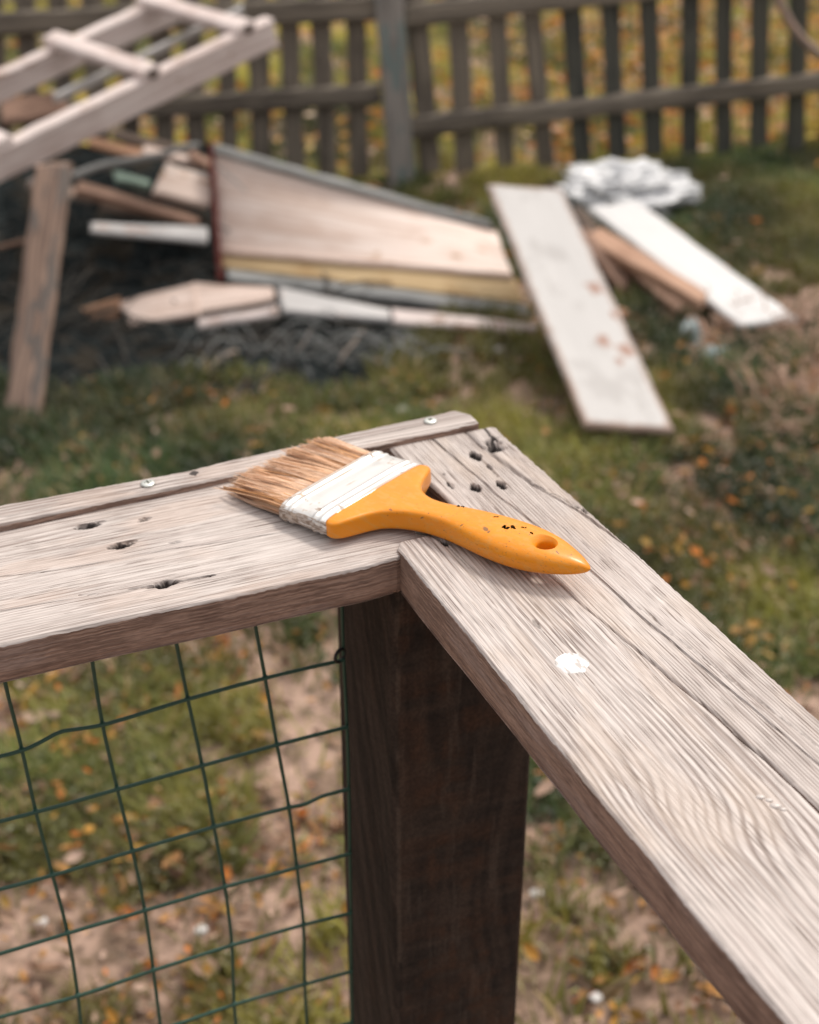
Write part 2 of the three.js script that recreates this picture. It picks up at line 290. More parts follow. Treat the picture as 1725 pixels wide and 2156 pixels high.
function grainL(u, w) {
  const k = 10 * Math.exp(-(((w - 85) / 20) ** 2)) * Math.exp(-(((u + 200) / 70) ** 2));
  const p = (w + k + 5 * (fbm(u * 0.006, w * 0.03, 160, 3) - 0.5) + 1 * (fbm(u * 0.03, w * 0.15, 161, 2) - 0.5)) / (w > 60 ? 3.6 : 2.3);
  return 0.7 * ridge(p) + 0.3 * fbm(u * 0.02, w * 1.1, 162, 2);
}
// weathered colour of a plank top
function topColour(u, w, grain, s, warm, fineK) {
  const g = grain(u, w), fine = fbm(u * 0.026, w * 2.9, s, 2), fib = vn(u * 0.16, w * 6.5, s + 3), blot = fbm(u * 0.022, w * 0.06, s + 7, 4), dash = fbm(u * 0.04, w * 2.4, s + 11, 2);
  const line = fbm(u * 0.007, w * 1.9, s + 15, 2), blot2 = fbm(u * 0.009, w * 0.03, s + 17, 3);
  let c = mix3([0.565, 0.51, 0.48], [0.255, 0.21, 0.188], clamp((1 - g) * (0.2 + 1.15 * ss(0.3, 0.72, blot2)) * (0.6 + 0.8 * fbm(u * 0.03, w * 0.25, s + 19, 2)) + 0.3 * (fine - 0.3)));
  c = mix3(c, [0.27, 0.205, 0.185], 0.55 * ss(0.56, 0.74, fine) * fineK);
  c = mix3(c, [0.19, 0.14, 0.12], 0.6 * ss(0.66, 0.76, line) * (0.5 + 0.5 * fineK));
  c = mix3(c, [0.12, 0.085, 0.07], 0.85 * ss(0.66, 0.76, dash) * ss(0.36, 0.58, blot + 0.12 * vn(u * .1, w * .4, s + 2)));
  c = mix3(c, warm, 0.4 * ss(0.5, 0.75, blot));
  const k = 0.80 + 0.40 * fib; return [c[0] * k, c[1] * k, c[2] * k];
}
const sideColour = (u, v, s) => {
  const g = fbm(u * 0.06, v * 1.8, s, 3), b = fbm(u * 0.02, v * 0.09, s + 4, 3), f = vn(u * 0.4, v * 5, s + 6);
  let c = mix3([0.33, 0.22, 0.17], [0.14, 0.085, 0.064], clamp(ss(0.35, 0.7, g) * 0.8)); c = mix3(c, [0.30, 0.22, 0.19], 0.6 * ss(0.5, 0.7, b)); c = mix3(c, [0.11, 0.065, 0.05], 0.5 * ss(0.55, 0.8, fbm(u * 0.05, v * 0.2, s + 8, 3)));
  const k = 0.8 + 0.4 * f; return [c[0] * k, c[1] * k, c[2] * k];
};
const holes = (pits, lines, u, w) => clamp(Math.max(pitDepth(pits, u, w), segDepth(lines, u, w)) / 2.2);
// right plank texture: u -5..645, w -48..80; left plank: u -460..40, w -5..150
const RT = [-5, 650, -48, 128], LT = [-460, 500, -5, 155];
const rTop = tex(2048, 512, (x, y) => {
  const u = RT[0] + x * RT[1], w = RT[2] + y * RT[3];
  const c = topColour(u, w, grainR, 200, [0.50, 0.41, 0.345], w < C1(u) ? 0.75 : 0.5);
  return mix3(c, [0.022, 0.015, 0.013], 0.95 * holes(rPits, rLines, u, w));
}, true, THREE.ClampToEdgeWrapping);
const lTop = tex(2048, 640, (x, y) => {
  const u = LT[0] + x * LT[1], w = LT[2] + y * LT[3];
  const c = topColour(u, w, grainL, 230, [0.50, 0.39, 0.33], 1);
  return mix3(c, [0.022, 0.015, 0.013], 0.95 * holes(lPits, [], u, w));
}, true, THREE.ClampToEdgeWrapping);
const bumpOf = (T, grain, s, w, h) => tex(w, h, (x, y) => { const u = T[0] + x * T[1], v = T[2] + y * T[3]; return 0.45 * grain(u, v) + 0.35 * fbm(u * 0.026, v * 2.9, s, 2) + 0.2 * (1 - ss(0.66, 0.8, fbm(u * 0.04, v * 2.4, s + 11, 2))); }, false, THREE.ClampToEdgeWrapping);
const side = tex(1024, 128, (x, y) => sideColour(x * 500, y * 62, 250)), sideB = tex(512, 128, (x, y) => fbm(x * 30, y * 110, 250, 3), false);
const topMat = (map, bump) => new THREE.MeshStandardMaterial({ map, bumpMap: bump, bumpScale: 0.0005, roughness: 0.78, side: THREE.DoubleSide });
const rMat = topMat(rTop, bumpOf(RT, grainR, 200, 2048, 512)), lMat = topMat(lTop, bumpOf(LT, grainL, 230, 2048, 640));
const sideMat = new THREE.MeshStandardMaterial({ map: side, bumpMap: sideB, bumpScale: 0.0008, roughness: 0.85, side: THREE.DoubleSide });

// plank with a carved top: rows along u, columns between edges and cracks so that every crack is a real groove
function carved({ u0, u1, du, left, right, cracks = [], end = null, pits, lines, grain, relief, thick, map, T, er = [2, 2], endR = 2, lift = () => 0 }) {
  const rows = []; for (let u = u0; u < u1; u += du) rows.push(u); rows.push(u1);
  const fs = [left, ...cracks.map((c) => c.f), right], cols = [];
  const um = (u0 + u1) / 2;
  for (let k = 0; k < fs.length - 1; k++) {
    const n = Math.max(6, Math.round(Math.abs(fs[k + 1](um) - fs[k](um)) / 0.75));
    for (let i = (k ? 1 : 0); i < n + (k === fs.length - 2 ? 1 : 0); i++) cols.push([k, i / n]);
    if (k < fs.length - 2) cols.push([k, 1, -1], [k, 1, 0], [k, 1, 1]);
  }
  const nc = cols.length, pos = [], uv = [], idx = [], W = [], Uo = [], Hh = [];
  rows.forEach((u, r) => cols.forEach(([k, t, s]) => {
    let a = fs[k](u), b = fs[k + 1](u), w, h = 0;
    const hwA = k > 0 ? cracks[k - 1].hw(u) : 0, hwB = k < cracks.length ? cracks[k].hw(u) : 0;
    if (s === undefined) w = mix(a + hwA * (k > 0 ? 1.0 : 0), b - hwB * (k < cracks.length ? 1.0 : 0), k > 0 ? t * 0.999 + 0.0005 : t); else { w = b + s * hwB; if (s === 0) h = -Math.min(cracks[k].dep, hwB * 7); }
    const uu = end ? u + end(w) * ss(u1 - 70, u1, u) : u;
    h += lift(uu, w) - pitDepth(pits, uu, w) - segDepth(lines, uu, w) + relief * (grain(uu, w) - 0.5) + 0.5 * (fbm(uu * 0.02, w * 0.03, 170, 2) - 0.5);
    const round = (d, r0) => { const r = r0 * (0.45 + 0.8 * fbm(uu * 0.06, 3.3, 171, 3) + 0.6 * vn(uu * 0.45, 1.7, 172)); return d < r ? r * (1 - Math.sqrt(Math.max(0, 1 - (1 - d / r) ** 2))) : 0; };
    h -= Math.max(round(Math.abs(w - left(u)), er[0]), round(Math.abs(right(u) - w), er[1]), round(Math.abs(u1 - u), endR), round(Math.abs(u - u0), endR));
    W.push(w); Uo.push(uu); Hh.push(h); const p = map(uu, w, h); pos.push(p.x, p.y, p.z); uv.push((uu - T[0]) / T[1], (w - T[2]) / T[3]);
  }));
  for (let r = 1; r < rows.length; r++) for (let i = 1; i < nc; i++) { const q = r * nc + i; idx.push(q - nc - 1, q - 1, q - nc, q - nc, q - 1, q); }
  const top = geom(pos, uv, idx); top.computeVertexNormals();
  const sp = [], su = [], si = [];
  const wall = (list, along, flip) => {
    const b = sp.length / 3, ks = [0, 0.12, 0.3, 0.5, 0.7, 0.88, 1];
    list.forEach((q, i) => ks.forEach((k) => {
      const bulge = (k > 0 && k < 1 ? 0.25 * (vn(Uo[q] * 0.3 + W[q], k * 9, 175) - 0.5) : k === 1 ? -0.8 : 0), dw = along === 'u' ? bulge * (flip ? -1 : 1) : 0;
      const p = map(Uo[q], W[q] + dw, mix(Hh[q], -thick, k)); sp.push(p.x, p.y, p.z); su.push((along === 'u' ? Uo[q] : W[q]) / 500, k * thick / 62);
    }));
    for (let i = 1; i < list.length; i++) for (let k = 1; k < ks.length; k++) { const q = b + i * ks.length + k, n = ks.length; flip ? si.push(q - n - 1, q - n, q - 1, q - n, q, q - 1) : si.push(q - n - 1, q - 1, q - n, q - n, q - 1, q); }
  };
  const R = rows.length, seq = (n, f) => Array.from({ length: n }, (_, i) => f(i));
  wall(seq(R, (r) => r * nc), 'u', true); wall(seq(R, (r) => r * nc + nc - 1), 'u', false); wall(seq(nc, (i) => i), 'w', false); wall(seq(nc, (i) => (R - 1) * nc + i), 'w', true);
  const b = sp.length / 3;
  for (let r = 0; r < R; r += Math.max(1, Math.floor(R / 60))) { for (const i of [0, nc - 1]) { const q = r * nc + i, p = map(Uo[q], W[q], -thick); sp.push(p.x, p.y, p.z); su.push(Uo[q] / 500, i ? W[q] / 62 : 0); } const k = sp.length / 3 - b; if (k > 2) si.push(b + k - 4, b + k - 3, b + k - 2, b + k - 3, b + k - 1, b + k - 2); }
  const walls = geom(sp, su, si); walls.computeVertexNormals();
  const g = mergeGeometries([top, walls], true); return g;
}
const railing = thing('wooden_railing', 'corner of a weathered wooden railing with grey plank tops, dark post and green wire mesh', 'railing', V3(0.02, 0, -0.69));
{
  const noLines = [];
  const gB = carved({ u0: 1, u1: 640, du: 0.85, left: (u) => (u < 86 ? mix(0, 6.4, Math.pow(u / 86, 0.8)) + 0.9 * (vn(u * 0.09, 1, 181) - 0.5) : C1(u) + 0.45 + 0.55 * ss(230, 100, u)), right: (u) => 73.6 + 0.9 * (vn(u * 0.03, 1, 182) - 0.5),
    cracks: [{ f: (u) => c2(u) + w2(u), hw: (u) => 0.42 + 0.5 * vn(u * 0.02, 2, 183), dep: 8 }, { f: (u) => Math.min(c3(u) + w3(u), 72.4), hw: (u) => (0.4 + 0.7 * vn(u * 0.03, 2, 184)) * ss(175, 135, u) + 0.02, dep: 8 }],
    pits: rPits, lines: rLines, grain: grainR, relief: 0.12, thick: 23, map: rMap, T: RT, er: [1.3, 1.8], endR: 1.6 });
  const gA = carved({ u0: 110.5, u1: 640, du: 0.85, lift: (u) => 3.2 * ss(330, 120, u), left: (u) => -43.6 + 0.8 * (vn(u * 0.04, 1, 186) - 0.5) + 5 * Math.pow(clamp((118 - u) / 7.5), 2), right: (u) => C1(u) - 0.5 - 0.45 * ss(230, 100, u) - 0.5 * vn(u * 0.04, 4, 187),
    pits: rPits, lines: rLines, grain: grainR, relief: 0.2, thick: 23, map: rMap, T: RT, er: [1.5, 1.0], endR: 1.8 });
  part('handrail_plank', gA, [rMat, sideMat], railing, 'wide wavy-grained plank of the right-hand rail with a white paint spot');
  part('handrail_plank', gB, [rMat, sideMat], railing, 'cracked plank of the right-hand rail with dark nail holes at its far end');
  const L1 = poly([[-460, 64], [-195, 62.2], [-169, 57.5], [-134, 56.2], [-108, 55.8], [-88, 53.3], [-46, 49.8], [60, 48]]), L2 = poly([[-460, 34], [-200, 29.8], [-163, 27.5], [-118, 23.2], [-94, 21.8], [60, 17]]);
  const gL = carved({ u0: -460, u1: 24, du: 0.85, left: (u) => 0.7 * (vn(u * 0.03, 1, 191) - 0.5) + 1.2 * (fbm(u * 0.012, 1, 195, 2) - 0.5) + 1.5 * ss(5, 24, u), right: () => 140,
    cracks: [{ f: (u) => L2(u) + wig(192, 0.5)(u), hw: (u) => 0.03 + 0.42 * (u < -155 ? 1 : 0) * vn(u * .05, 1, 5) + 0.4 * ss(-125, -117, u) * ss(-88, -98, u), dep: 4 }, { f: (u) => L1(u) + wig(193, 0.5)(u), hw: (u) => 0.05 + 0.38 * (0.3 + 0.7 * vn(u * 0.04, 1, 6)) * ss(-30, -70, u), dep: 4 }],
    end: (w) => w < 13 ? mix(-24, 8.5, w / 13) : w < 20 ? mix(8.5, 0, (w - 13) / 7) : 1.2 * (vn(w * 0.4, 1, 194) - 0.5),
    pits: lPits, lines: [[-160, 29, -150, 26.5, 0.5, 1], [-135, 25, -118, 23, 0.6, 2], [-118, 23.2, -92, 21.8, 0.7, 3]], grain: grainL, relief: 0.14, thick: 22, map: lMap, T: LT, er: [1.5, 2], endR: 1.5, });
  part('handrail_plank', gL, [lMat, sideMat], railing, 'grey plank of the left-hand rail carrying the brush bristles');
  // batten along the back edge, a little skewed
  const sk = (u) => 109 + (u + 188) * 0.051, skw = (u) => 14 + 8 * ss(-190, 100, u);
  const gBat = carved({ u0: -460, u1: 108, du: 1.2, left: (u) => sk(u) + 0.9 * (vn(u * 0.05, 1, 201) - 0.5), right: (u) => sk(u) + skw(u) + 0.9 * (vn(u * 0.04, 1, 202) - 0.5) - 9 * ss(100, 108, u), cracks: [{ f: (u) => sk(u) + skw(u) * 0.5 + 1.5 * (fbm(u * 0.02, 1, 203, 3) - 0.5), hw: (u) => 0.25 * vn(u * 0.03, 2, 204), dep: 2 }],
    pits: [], lines: noLines, grain: (u, w) => 0.6 * ridge((w + 0.02 * u + 3 * fbm(u * 0.01, w * .05, 205, 2)) / 3) + 0.4 * fbm(u * .03, w * 1.2, 206, 2), relief: 0.3, thick: 26, map: (u, w, h) => lMap(u, w, h + 4.6), T: LT, er: [1.2, 1.5], endR: 2 });
  const bat = part('edge_batten', gBat, [lMat, sideMat], railing, 'narrow grey batten screwed along the back edge of the left plank');
  const zinc = new THREE.MeshStandardMaterial({ color: new THREE.Color(0.62, 0.64, 0.6), metalness: 0.85, roughness: 0.4 });
  for (const [u, w, sq] of [[80, 136, true], [-102, 123, false]]) {
    const c = lMap(u, w, 4.9), R = 0.0042, lathe = new THREE.LatheGeometry([[0, -0.003], [R * 0.6, -0.003], [R, 0.0002], [R * 0.97, 0.0009], [R * 0.7, 0.0014], [R * 0.3, 0.0015], [0, 0.0015]].map(([a, b]) => new THREE.Vector2(a, b)), 28);
    const hole = sq ? new THREE.BoxGeometry(0.0026, 0.004, 0.0026) : mergeGeometries([new THREE.BoxGeometry(0.0042, 0.004, 0.0011)]);
    const a = new Brush(lathe), b = new Brush(hole); b.position.y = 0.0016; b.rotation.y = 0.5; b.updateMatrixWorld(); a.updateMatrixWorld();
    let res = new Evaluator().evaluate(a, b, SUBTRACTION);
    if (!sq) { const b2 = new Brush(hole.clone()); b2.position.y = 0.0016; b2.rotation.y = 0.5 + Math.PI / 2; b2.updateMatrixWorld(); res = new Evaluator().evaluate(res, b2, SUBTRACTION); }
    const g = res.geometry; g.clearGroups(); g.translate(c.x, c.y, c.z); part('screw', g, zinc, bat);
  }
  // white paint spot, a dried film on the plank
  const pp = [], pu = [], pi = [], n = 40; const centre = [243.4, -8.6];
  for (let r = 0; r <= 3; r++) for (let i = 0; i <= n; i++) { const a = i / n * 2 * Math.PI, k = [0, 0.6, 0.93, 1][r] * (1 + 0.14 * (vn(Math.cos(a) * 2 + 3, Math.sin(a) * 2 + 3, 211) - 0.5) * 2), p = [centre[0] + 7.6 * k * Math.cos(a) - 2 * k * Math.sin(a), centre[1] + 8.2 * k * Math.sin(a) + 2.2 * k * Math.cos(a)], q = rMap(p[0], p[1], 0.3 * grainR(p[0], p[1]) + 0.5 * (fbm(p[0] * 0.02, p[1] * 0.03, 170, 2) - 0.5) + 3.2 * ss(330, 120, p[0]) + (r === 3 ? -0.4 : 0.32)); pp.push(q.x, q.y, q.z); pu.push(p[0] / 20, p[1] / 20); if (r && i) { const k2 = r * (n + 1) + i; pi.push(k2 - n - 2, k2 - n - 1, k2 - 1, k2 - n - 1, k2, k2 - 1); } }
  const spot = geom(pp, pu, pi); spot.computeVertexNormals();
  const spotTex = tex(256, 256, (x, y) => mix3([0.74, 0.73, 0.72], [0.45, 0.41, 0.39], 0.9 * ss(0.54, 0.66, fbm(x * 3.2, y * 9, 213, 4))));
  part('paint_spot', spot, new THREE.MeshStandardMaterial({ map: spotTex, roughness: 0.6, side: THREE.DoubleSide }), railing, 'round spot of chipped white paint');
  // small pale resin blisters lower down the plank
  const bl = []; for (const [u, w, r] of [[356, 18, 1.6], [359, 20, 1.3], [363, 20.5, 2], [366, 22, 1.2]]) { const s = new THREE.IcosahedronGeometry(r / 1000, 2); s.scale(1.3, 0.45, 0.9); const p = rMap(u, w, 0.1); s.translate(p.x, p.y, p.z); bl.push(s); }
  part('resin_blister', mergeGeometries(bl), new THREE.MeshStandardMaterial({ color: new THREE.Color(0.5, 0.45, 0.42), roughness: 0.35 }), railing);

  // the post: dark stained, four faces, slightly rounded arrises
  const PC = [-0.0102, -0.655], w = 0.093, dp = 0.088, r = 0.003, ring = [];
  const corner = (x, y, a0) => { for (let k = 0; k <= 3; k++) { const a = a0 + k / 3 * Math.PI / 2; ring.push([x + r * Math.cos(a), y + r * Math.sin(a)]); } };
  corner(w - r, r, -Math.PI / 2); corner(w - r, dp - r, 0); corner(r, dp - r, Math.PI / 2); corner(r, r, Math.PI);
  const full = []; ring.forEach((a, i) => { const b = ring[(i + 1) % ring.length], d = Math.hypot(b[0] - a[0], b[1] - a[1]), n2 = d > 0.02 ? 12 : 1; for (let k = 0; k < n2; k++) full.push([mix(a[0], b[0], k / n2), mix(a[1], b[1], k / n2)]); }); full.push(full[0]);
  const pos = [], uv = [], idx = [], ny = 150; let per = [0]; for (let i = 1; i < full.length; i++) per.push(per[i - 1] + Math.hypot(full[i][0] - full[i - 1][0], full[i][1] - full[i - 1][1]));
  for (let j = 0; j <= ny; j++) full.forEach(([a, b], i) => { const y = -0.15 + (1.1265 + 0.15) * j / ny, k = 0.0012 * (fbm(i < full.length - 1 ? per[i] * 18 : 0, y * 9, 221, 3) - 0.5), s = 1 + k * 12; const x = (a - w / 2) * s + w / 2, z = (b - dp / 2) * s + dp / 2; pos.push(PC[0] + x * 0.9255 - z * 0.4045, y, PC[1] - x * 0.379 - z * 0.9145); uv.push(y, per[i]); if (i && j) { const n3 = full.length, q = j * n3 + i; idx.push(q - n3 - 1, q - n3, q - 1, q - n3, q, q - 1); } });
  const cb = pos.length / 3; full.forEach(([a, b]) => { pos.push(PC[0] + a * 0.9255 - b * 0.4045, 1.1265, PC[1] - a * 0.379 - b * 0.9145); uv.push(a, b); }); pos.push(PC[0] + w / 2 * 0.9255 - dp / 2 * 0.4045, 1.1265, PC[1] - w / 2 * 0.379 - dp / 2 * 0.9145); uv.push(0, 0);
  for (let i = 1; i < full.length; i++) idx.push(cb + i - 1, cb + i, cb + full.length);
  const pg = geom(pos, uv, idx); pg.computeVertexNormals();
  const S = 0.6, pm = tex(1024, 1024, (x, y) => {
    const u = x * S, v = y * S, g = fbm(u * 11, v * 190 + 6 * fbm(u * 6, v * 12, 224, 2), 225, 4), saw = fbm(u * 150, v * 16 + u * 9, 226, 4), wear = fbm(u * 11 + 3, v * 26, 227, 5), wr = fbm(u * 60, v * 120, 230, 4);
    let c = mix3([0.048, 0.034, 0.0265], [0.017, 0.0135, 0.012], ss(0.25, 0.75, g * 0.5 + saw * 0.5)); c = mix3(c, [0.075, 0.036, 0.02], 0.55 * ss(0.5, 0.75, wear * 0.35 + wr * 0.4 + saw * 0.3)); c = mix3(c, [0.08, 0.062, 0.05], 0.35 * ss(0.62, 0.74, fbm(u * 22, v * 260, 229, 4)));
    if (v > 0.18 && v < 0.2705) { const dg = fbm((u + v * 1.3) * 9, (v - u * 0.35) * 150, 235, 4); c = mix3(mix3([0.062, 0.045, 0.036], [0.023, 0.018, 0.015], ss(0.3, 0.7, dg)), c, 0.35); } else c = mix3(c, [0.07, 0.036, 0.022], 0.35 * ss(0.45, 0.7, fbm(u * 70, v * 22, 236, 4)) * ss(0.4, 0.65, fbm(u * 7, v * 12, 237, 3)));
    c = mix3(c, [0.10, 0.075, 0.058], 0.5 * ss(0.002, 0.0008, Math.abs(v - 0.2705)) * ss(0.35, 0.6, fbm(u * 40, 2, 238, 3)));  // worn front arris, with the light it catches painted in as a pale line
    const k = 0.7 + 0.6 * vn(u * 800, v * 1000, 228); return [c[0] * k, c[1] * k, c[2] * k];
  }), pb = tex(512, 512, (x, y) => 0.5 * fbm(x * 90, y * 9.6 + x * 5, 226, 4) + 0.5 * fbm(x * 6.6, y * 114, 225, 4), false);
  pm.repeat.set(1 / S, 1 / S); pb.repeat.set(1 / S, 1 / S);
  part('post', pg, new THREE.MeshPhysicalMaterial({ map: pm, bumpMap: pb, bumpScale: 0.0014, roughness: 0.8, specularIntensity: 0.4, side: THREE.DoubleSide }), railing, 'dark brown stained square post');

  // welded wire mesh hanging under the left plank
  const MP = V3(-0.04, 0, -0.692), MN = V3(0.379, 0, 0.9255), D2 = V3(0.9255, 0, -0.379);
  const rowsPx = [[[10, 1432], [194, 1383], [370, 1336], [536, 1292], [722, 1243]], [[47, 1580], [217, 1526], [397, 1472], [560, 1427.5], [726, 1389]], [[76, 1710], [248, 1662], [427, 1612], [585, 1568], [733, 1530]], [[111, 1843], [280, 1792], [452, 1741], [610, 1700], [737, 1661]], [[143, 1965], [306, 1917], [475, 1867], [627, 1827], [739, 1797]], [[165, 2097], [324, 2043], [490, 1990], [641, 1947], [741, 1922]], [[178, 2218], [340, 2168], [495, 2115], [644, 2072], [742, 2045]]];
  let G = rowsPx.map((r) => r.map(([x, y]) => atPlane(x, y, MP, MN)));
  const R = rngOf(77), jit = () => (R() - 0.5) * 0.003;
  for (let k = 0; k < 14; k++) G.push(G[G.length - 1].map((p) => p.clone().add(V3(0, -0.052, 0)).addScaledVector(MN, jit())));
  G = G.map((r) => { const a = []; for (let k = 5; k > 0; k--) a.push(r[0].clone().addScaledVector(D2, -0.0505 * k).add(V3(0, 0.0006 * k, 0)).addScaledVector(MN, jit())); return [...a, ...r]; });
  G = G.filter((r) => r[5].y > 0.03);
  const green = new THREE.MeshStandardMaterial({ color: new THREE.Color(0.02, 0.075, 0.05), roughness: 0.35 });
  const mesh = part('wire_mesh', tube(G.map((r) => r[9].clone().addScaledVector(MN, -0.002)), 0.0011, 80, 7), green, railing, 'green plastic coated welded wire mesh');
  G.forEach((r, i) => { const p = r.map((q) => q.clone()); if (i === 1) { p.splice(6, 0, atPlane(85, 1563, MP, MN), atPlane(127, 1541, MP, MN), atPlane(165, 1535, MP, MN)); } if (i === 3) p.splice(9, 0, atPlane(640, 1694, MP, MN), atPlane(680, 1676, MP, MN)); part('wire', tube(p, 0.0012, 90, 8), green, mesh); });
  for (let c = 0; c < 9; c++) part('wire', tube([G[0][c].clone().add(V3(0, 0.03, 0)).addScaledVector(MN, -0.0022), ...G.map((r) => r[c].clone().addScaledVector(MN, -0.0022))], 0.00115, 110, 8), green, mesh);
  const weld = []; G.forEach((r) => r.forEach((q, i) => { if (i > 8) return; const b = new THREE.IcosahedronGeometry(0.0017, 1); b.scale(1.15, 0.9, 1.1); b.translate(q.x - MN.x * 0.0011, q.y, q.z - MN.z * 0.0011); weld.push(b); }));
  part('weld', mergeGeometries(weld), green, mesh).userData.kind = 'stuff';
  const loop = new THREE.TorusGeometry(0.0042, 0.0011, 8, 20); loop.rotateY(0.9); const lp = atPlane(716, 1380, MP, MN); loop.translate(lp.x, lp.y, lp.z); part('wire_loop', loop, new THREE.MeshStandardMaterial({ color: new THREE.Color(0.02, 0.022, 0.02), roughness: 0.6 }), mesh);
}

// ------------------------------------------------------------------ the paint brush
{
  const near = atY(689, 1094, 1.1637), far = atY(887, 977, 1.1637), mid = near.clone().add(far).multiplyScalar(0.5), base = V3(mid.x, 1.1584, mid.z);
  const B = near.clone().sub(far).setY(0).normalize(), A = V3(-B.z, 0, B.x); if (A.x < 0) A.negate(); A.y = 0.055; A.normalize();
  const Nn = A.clone().cross(B).normalize(); if (Nn.y < 0) Nn.negate(); const LEN = 138.8;
  const P = (a, b, h) => base.clone().addScaledVector(A, a / 1000).addScaledVector(B, b / 1000).addScaledVector(Nn, h / 1000);
  const brush = thing('paint_brush', 'wide flat paint brush with orange plastic handle and worn bristles lying on the railing corner', 'paint brush', base.clone().setY(1.151));
  // handle: half width, half thickness and bend along its length
  const k = 1, cb = curve([[0, 0], [30, -0.2], [60, -2], [100, -2.1], [138.8, -3]]);
  const hw = curve([[0, 42.3], [4, 42.9], [7.5, 40.5], [10.5, 34.5], [14, 26], [18.5, 18.4], [25, 13.4], [32, 10.6], [40, 9.5], [48, 9.8], [58, 11.2], [70, 13.4], [82, 15.5], [95, 16.3], [106, 15.3], [118, 12.2], [127, 8.2], [133, 5.1], [137, 2.5], [139, 1]]);
  const ht = curve([[0, 6.2], [12, 6.4], [25, 6.5], [45, 6.9], [70, 8.0], [95, 8.5], [112, 7.8], [124, 6], [132, 4.2], [137, 2.2], [139, 0.6]]), hz = curve([[0, 0], [30, 0], [60, 0.6], [85, 0.4], [110, 0], [139, -0.6]]);
  const sm = (f, a) => f(a);
  const NA = 150, NB = 64, pos = [], uv = [], idx = [];
  for (let i = 0; i <= NA; i++) {
    const s = i / NA, a = 139 * (s < 0.9 ? s : 1 - (1 - s) * (1 - 0.25 * (s - 0.9) * 10)), W = i === NA ? 0.4 : sm(hw, a), T = i === NA ? 0.4 : sm(ht, a), e = mix(0.36, 0.8, ss(20, 100, a));
    for (let j = 0; j < NB; j++) { const th = j / NB * 2 * Math.PI, c = Math.cos(th), n = Math.sin(th), b = W * Math.sign(c) * Math.pow(Math.abs(c), mix(0.28, e, ss(5, 40, a))), h = T * Math.sign(n) * Math.pow(Math.abs(n), e); const q = [a * k, b + cb(a), h + hz(a)]; pos.push(...q); uv.push(q[0] / 150, 0.5 + (b + Math.sign(b) * (T - h)) / 150); }
  }
  for (let i = 0; i < NA; i++) for (let j = 0; j < NB; j++) { const q = i * NB + j, n = i * NB + (j + 1) % NB; idx.push(q, n, q + NB, n, n + NB, q + NB); }
  const capA = pos.length / 3; pos.push(0, 0, 0, 139 * k, cb(139), hz(139)); uv.push(0, 0.5, 1, 0.5);
  for (let j = 0; j < NB; j++) { idx.push(capA, (j + 1) % NB, j); idx.push(capA + 1, NA * NB + j, NA * NB + (j + 1) % NB); }
  let hg = geom(pos, uv, idx); hg.computeVertexNormals();
  // hole through the end, with flared mouths
  const prof = []; for (let q = 0; q <= 40; q++) { const y = -14 + 28 * q / 40, e = Math.abs(Math.abs(y) - 0) ; const d = clamp((Math.abs(y) - 4.2) / 3.2); prof.push(new THREE.Vector2(4.8 + 2.2 * d * d + (e > 7.6 ? (e - 7.6) * 1.6 : 0), y)); }
  prof.unshift(new THREE.Vector2(0.001, -14)); prof.push(new THREE.Vector2(0.001, 14));
  const cut = new THREE.LatheGeometry(prof, 40); cut.rotateX(Math.PI / 2); cut.scale(1, 1, 1); cut.translate(113 * k, cb(113) + 0.8, hz(113));
  const vol = (g) => { const p = g.attributes.position, ix = g.index; let v = 0; const a = V3(0, 0, 0), b = V3(0, 0, 0), c = V3(0, 0, 0); for (let q = 0; q < ix.count; q += 3) { a.fromBufferAttribute(p, ix.getX(q)); b.fromBufferAttribute(p, ix.getX(q + 1)); c.fromBufferAttribute(p, ix.getX(q + 2)); v += a.dot(b.cross(c)); } return v; };
  const flip = (g, keep) => { const ix = g.index; for (let q = 0; q < ix.count; q += 3) { const t = ix.getX(q); ix.setX(q, ix.getX(q + 1)); ix.setX(q + 1, t); } if (!keep) g.computeVertexNormals(); };
  if (vol(hg) < 0) flip(hg); if (vol(cut) < 0) flip(cut);
  let res = new Evaluator().evaluate(new Brush(hg), new Brush(cut), SUBTRACTION).geometry; res.clearGroups();
  const toWorld = new THREE.Matrix4().makeBasis(A.clone().multiplyScalar(0.001), B.clone().multiplyScalar(0.001), Nn.clone().multiplyScalar(0.001)).setPosition(base);
  if (toWorld.determinant() < 0) { const p = res.attributes.position; if (res.index) flip(res, true); else for (const key of Object.keys(res.attributes)) { const at = res.attributes[key], n = at.itemSize, ar = at.array; for (let q = 0; q < at.count; q += 3) for (let d = 0; d < n; d++) { const t = ar[(q + 1) * n + d]; ar[(q + 1) * n + d] = ar[(q + 2) * n + d]; ar[(q + 2) * n + d] = t; } } }
  res = res.applyMatrix4(toWorld);
  const R = rngOf(31), specks = Array.from({ length: 120 }, () => [8 + R() * 125, (R() - 0.5) * 44, 0.15 + 1.2 * R() * R() * R(), 0.15 + 0.4 * R() * R(), R() * 3]);
  specks.push([33, -13, 1.1, 0.8, 1], [22, 14, 1.2, 0.7, 0], [66, 11, 1.6, 0.5, 2], [80, 8, 2.6, 1.5, 0.6], [83, 9.5, 1.6, 0.7, 1.6], [122, 4, 1.6, 0.6, 0.5], [40, 12, 1.4, 0.5, 2.4]);
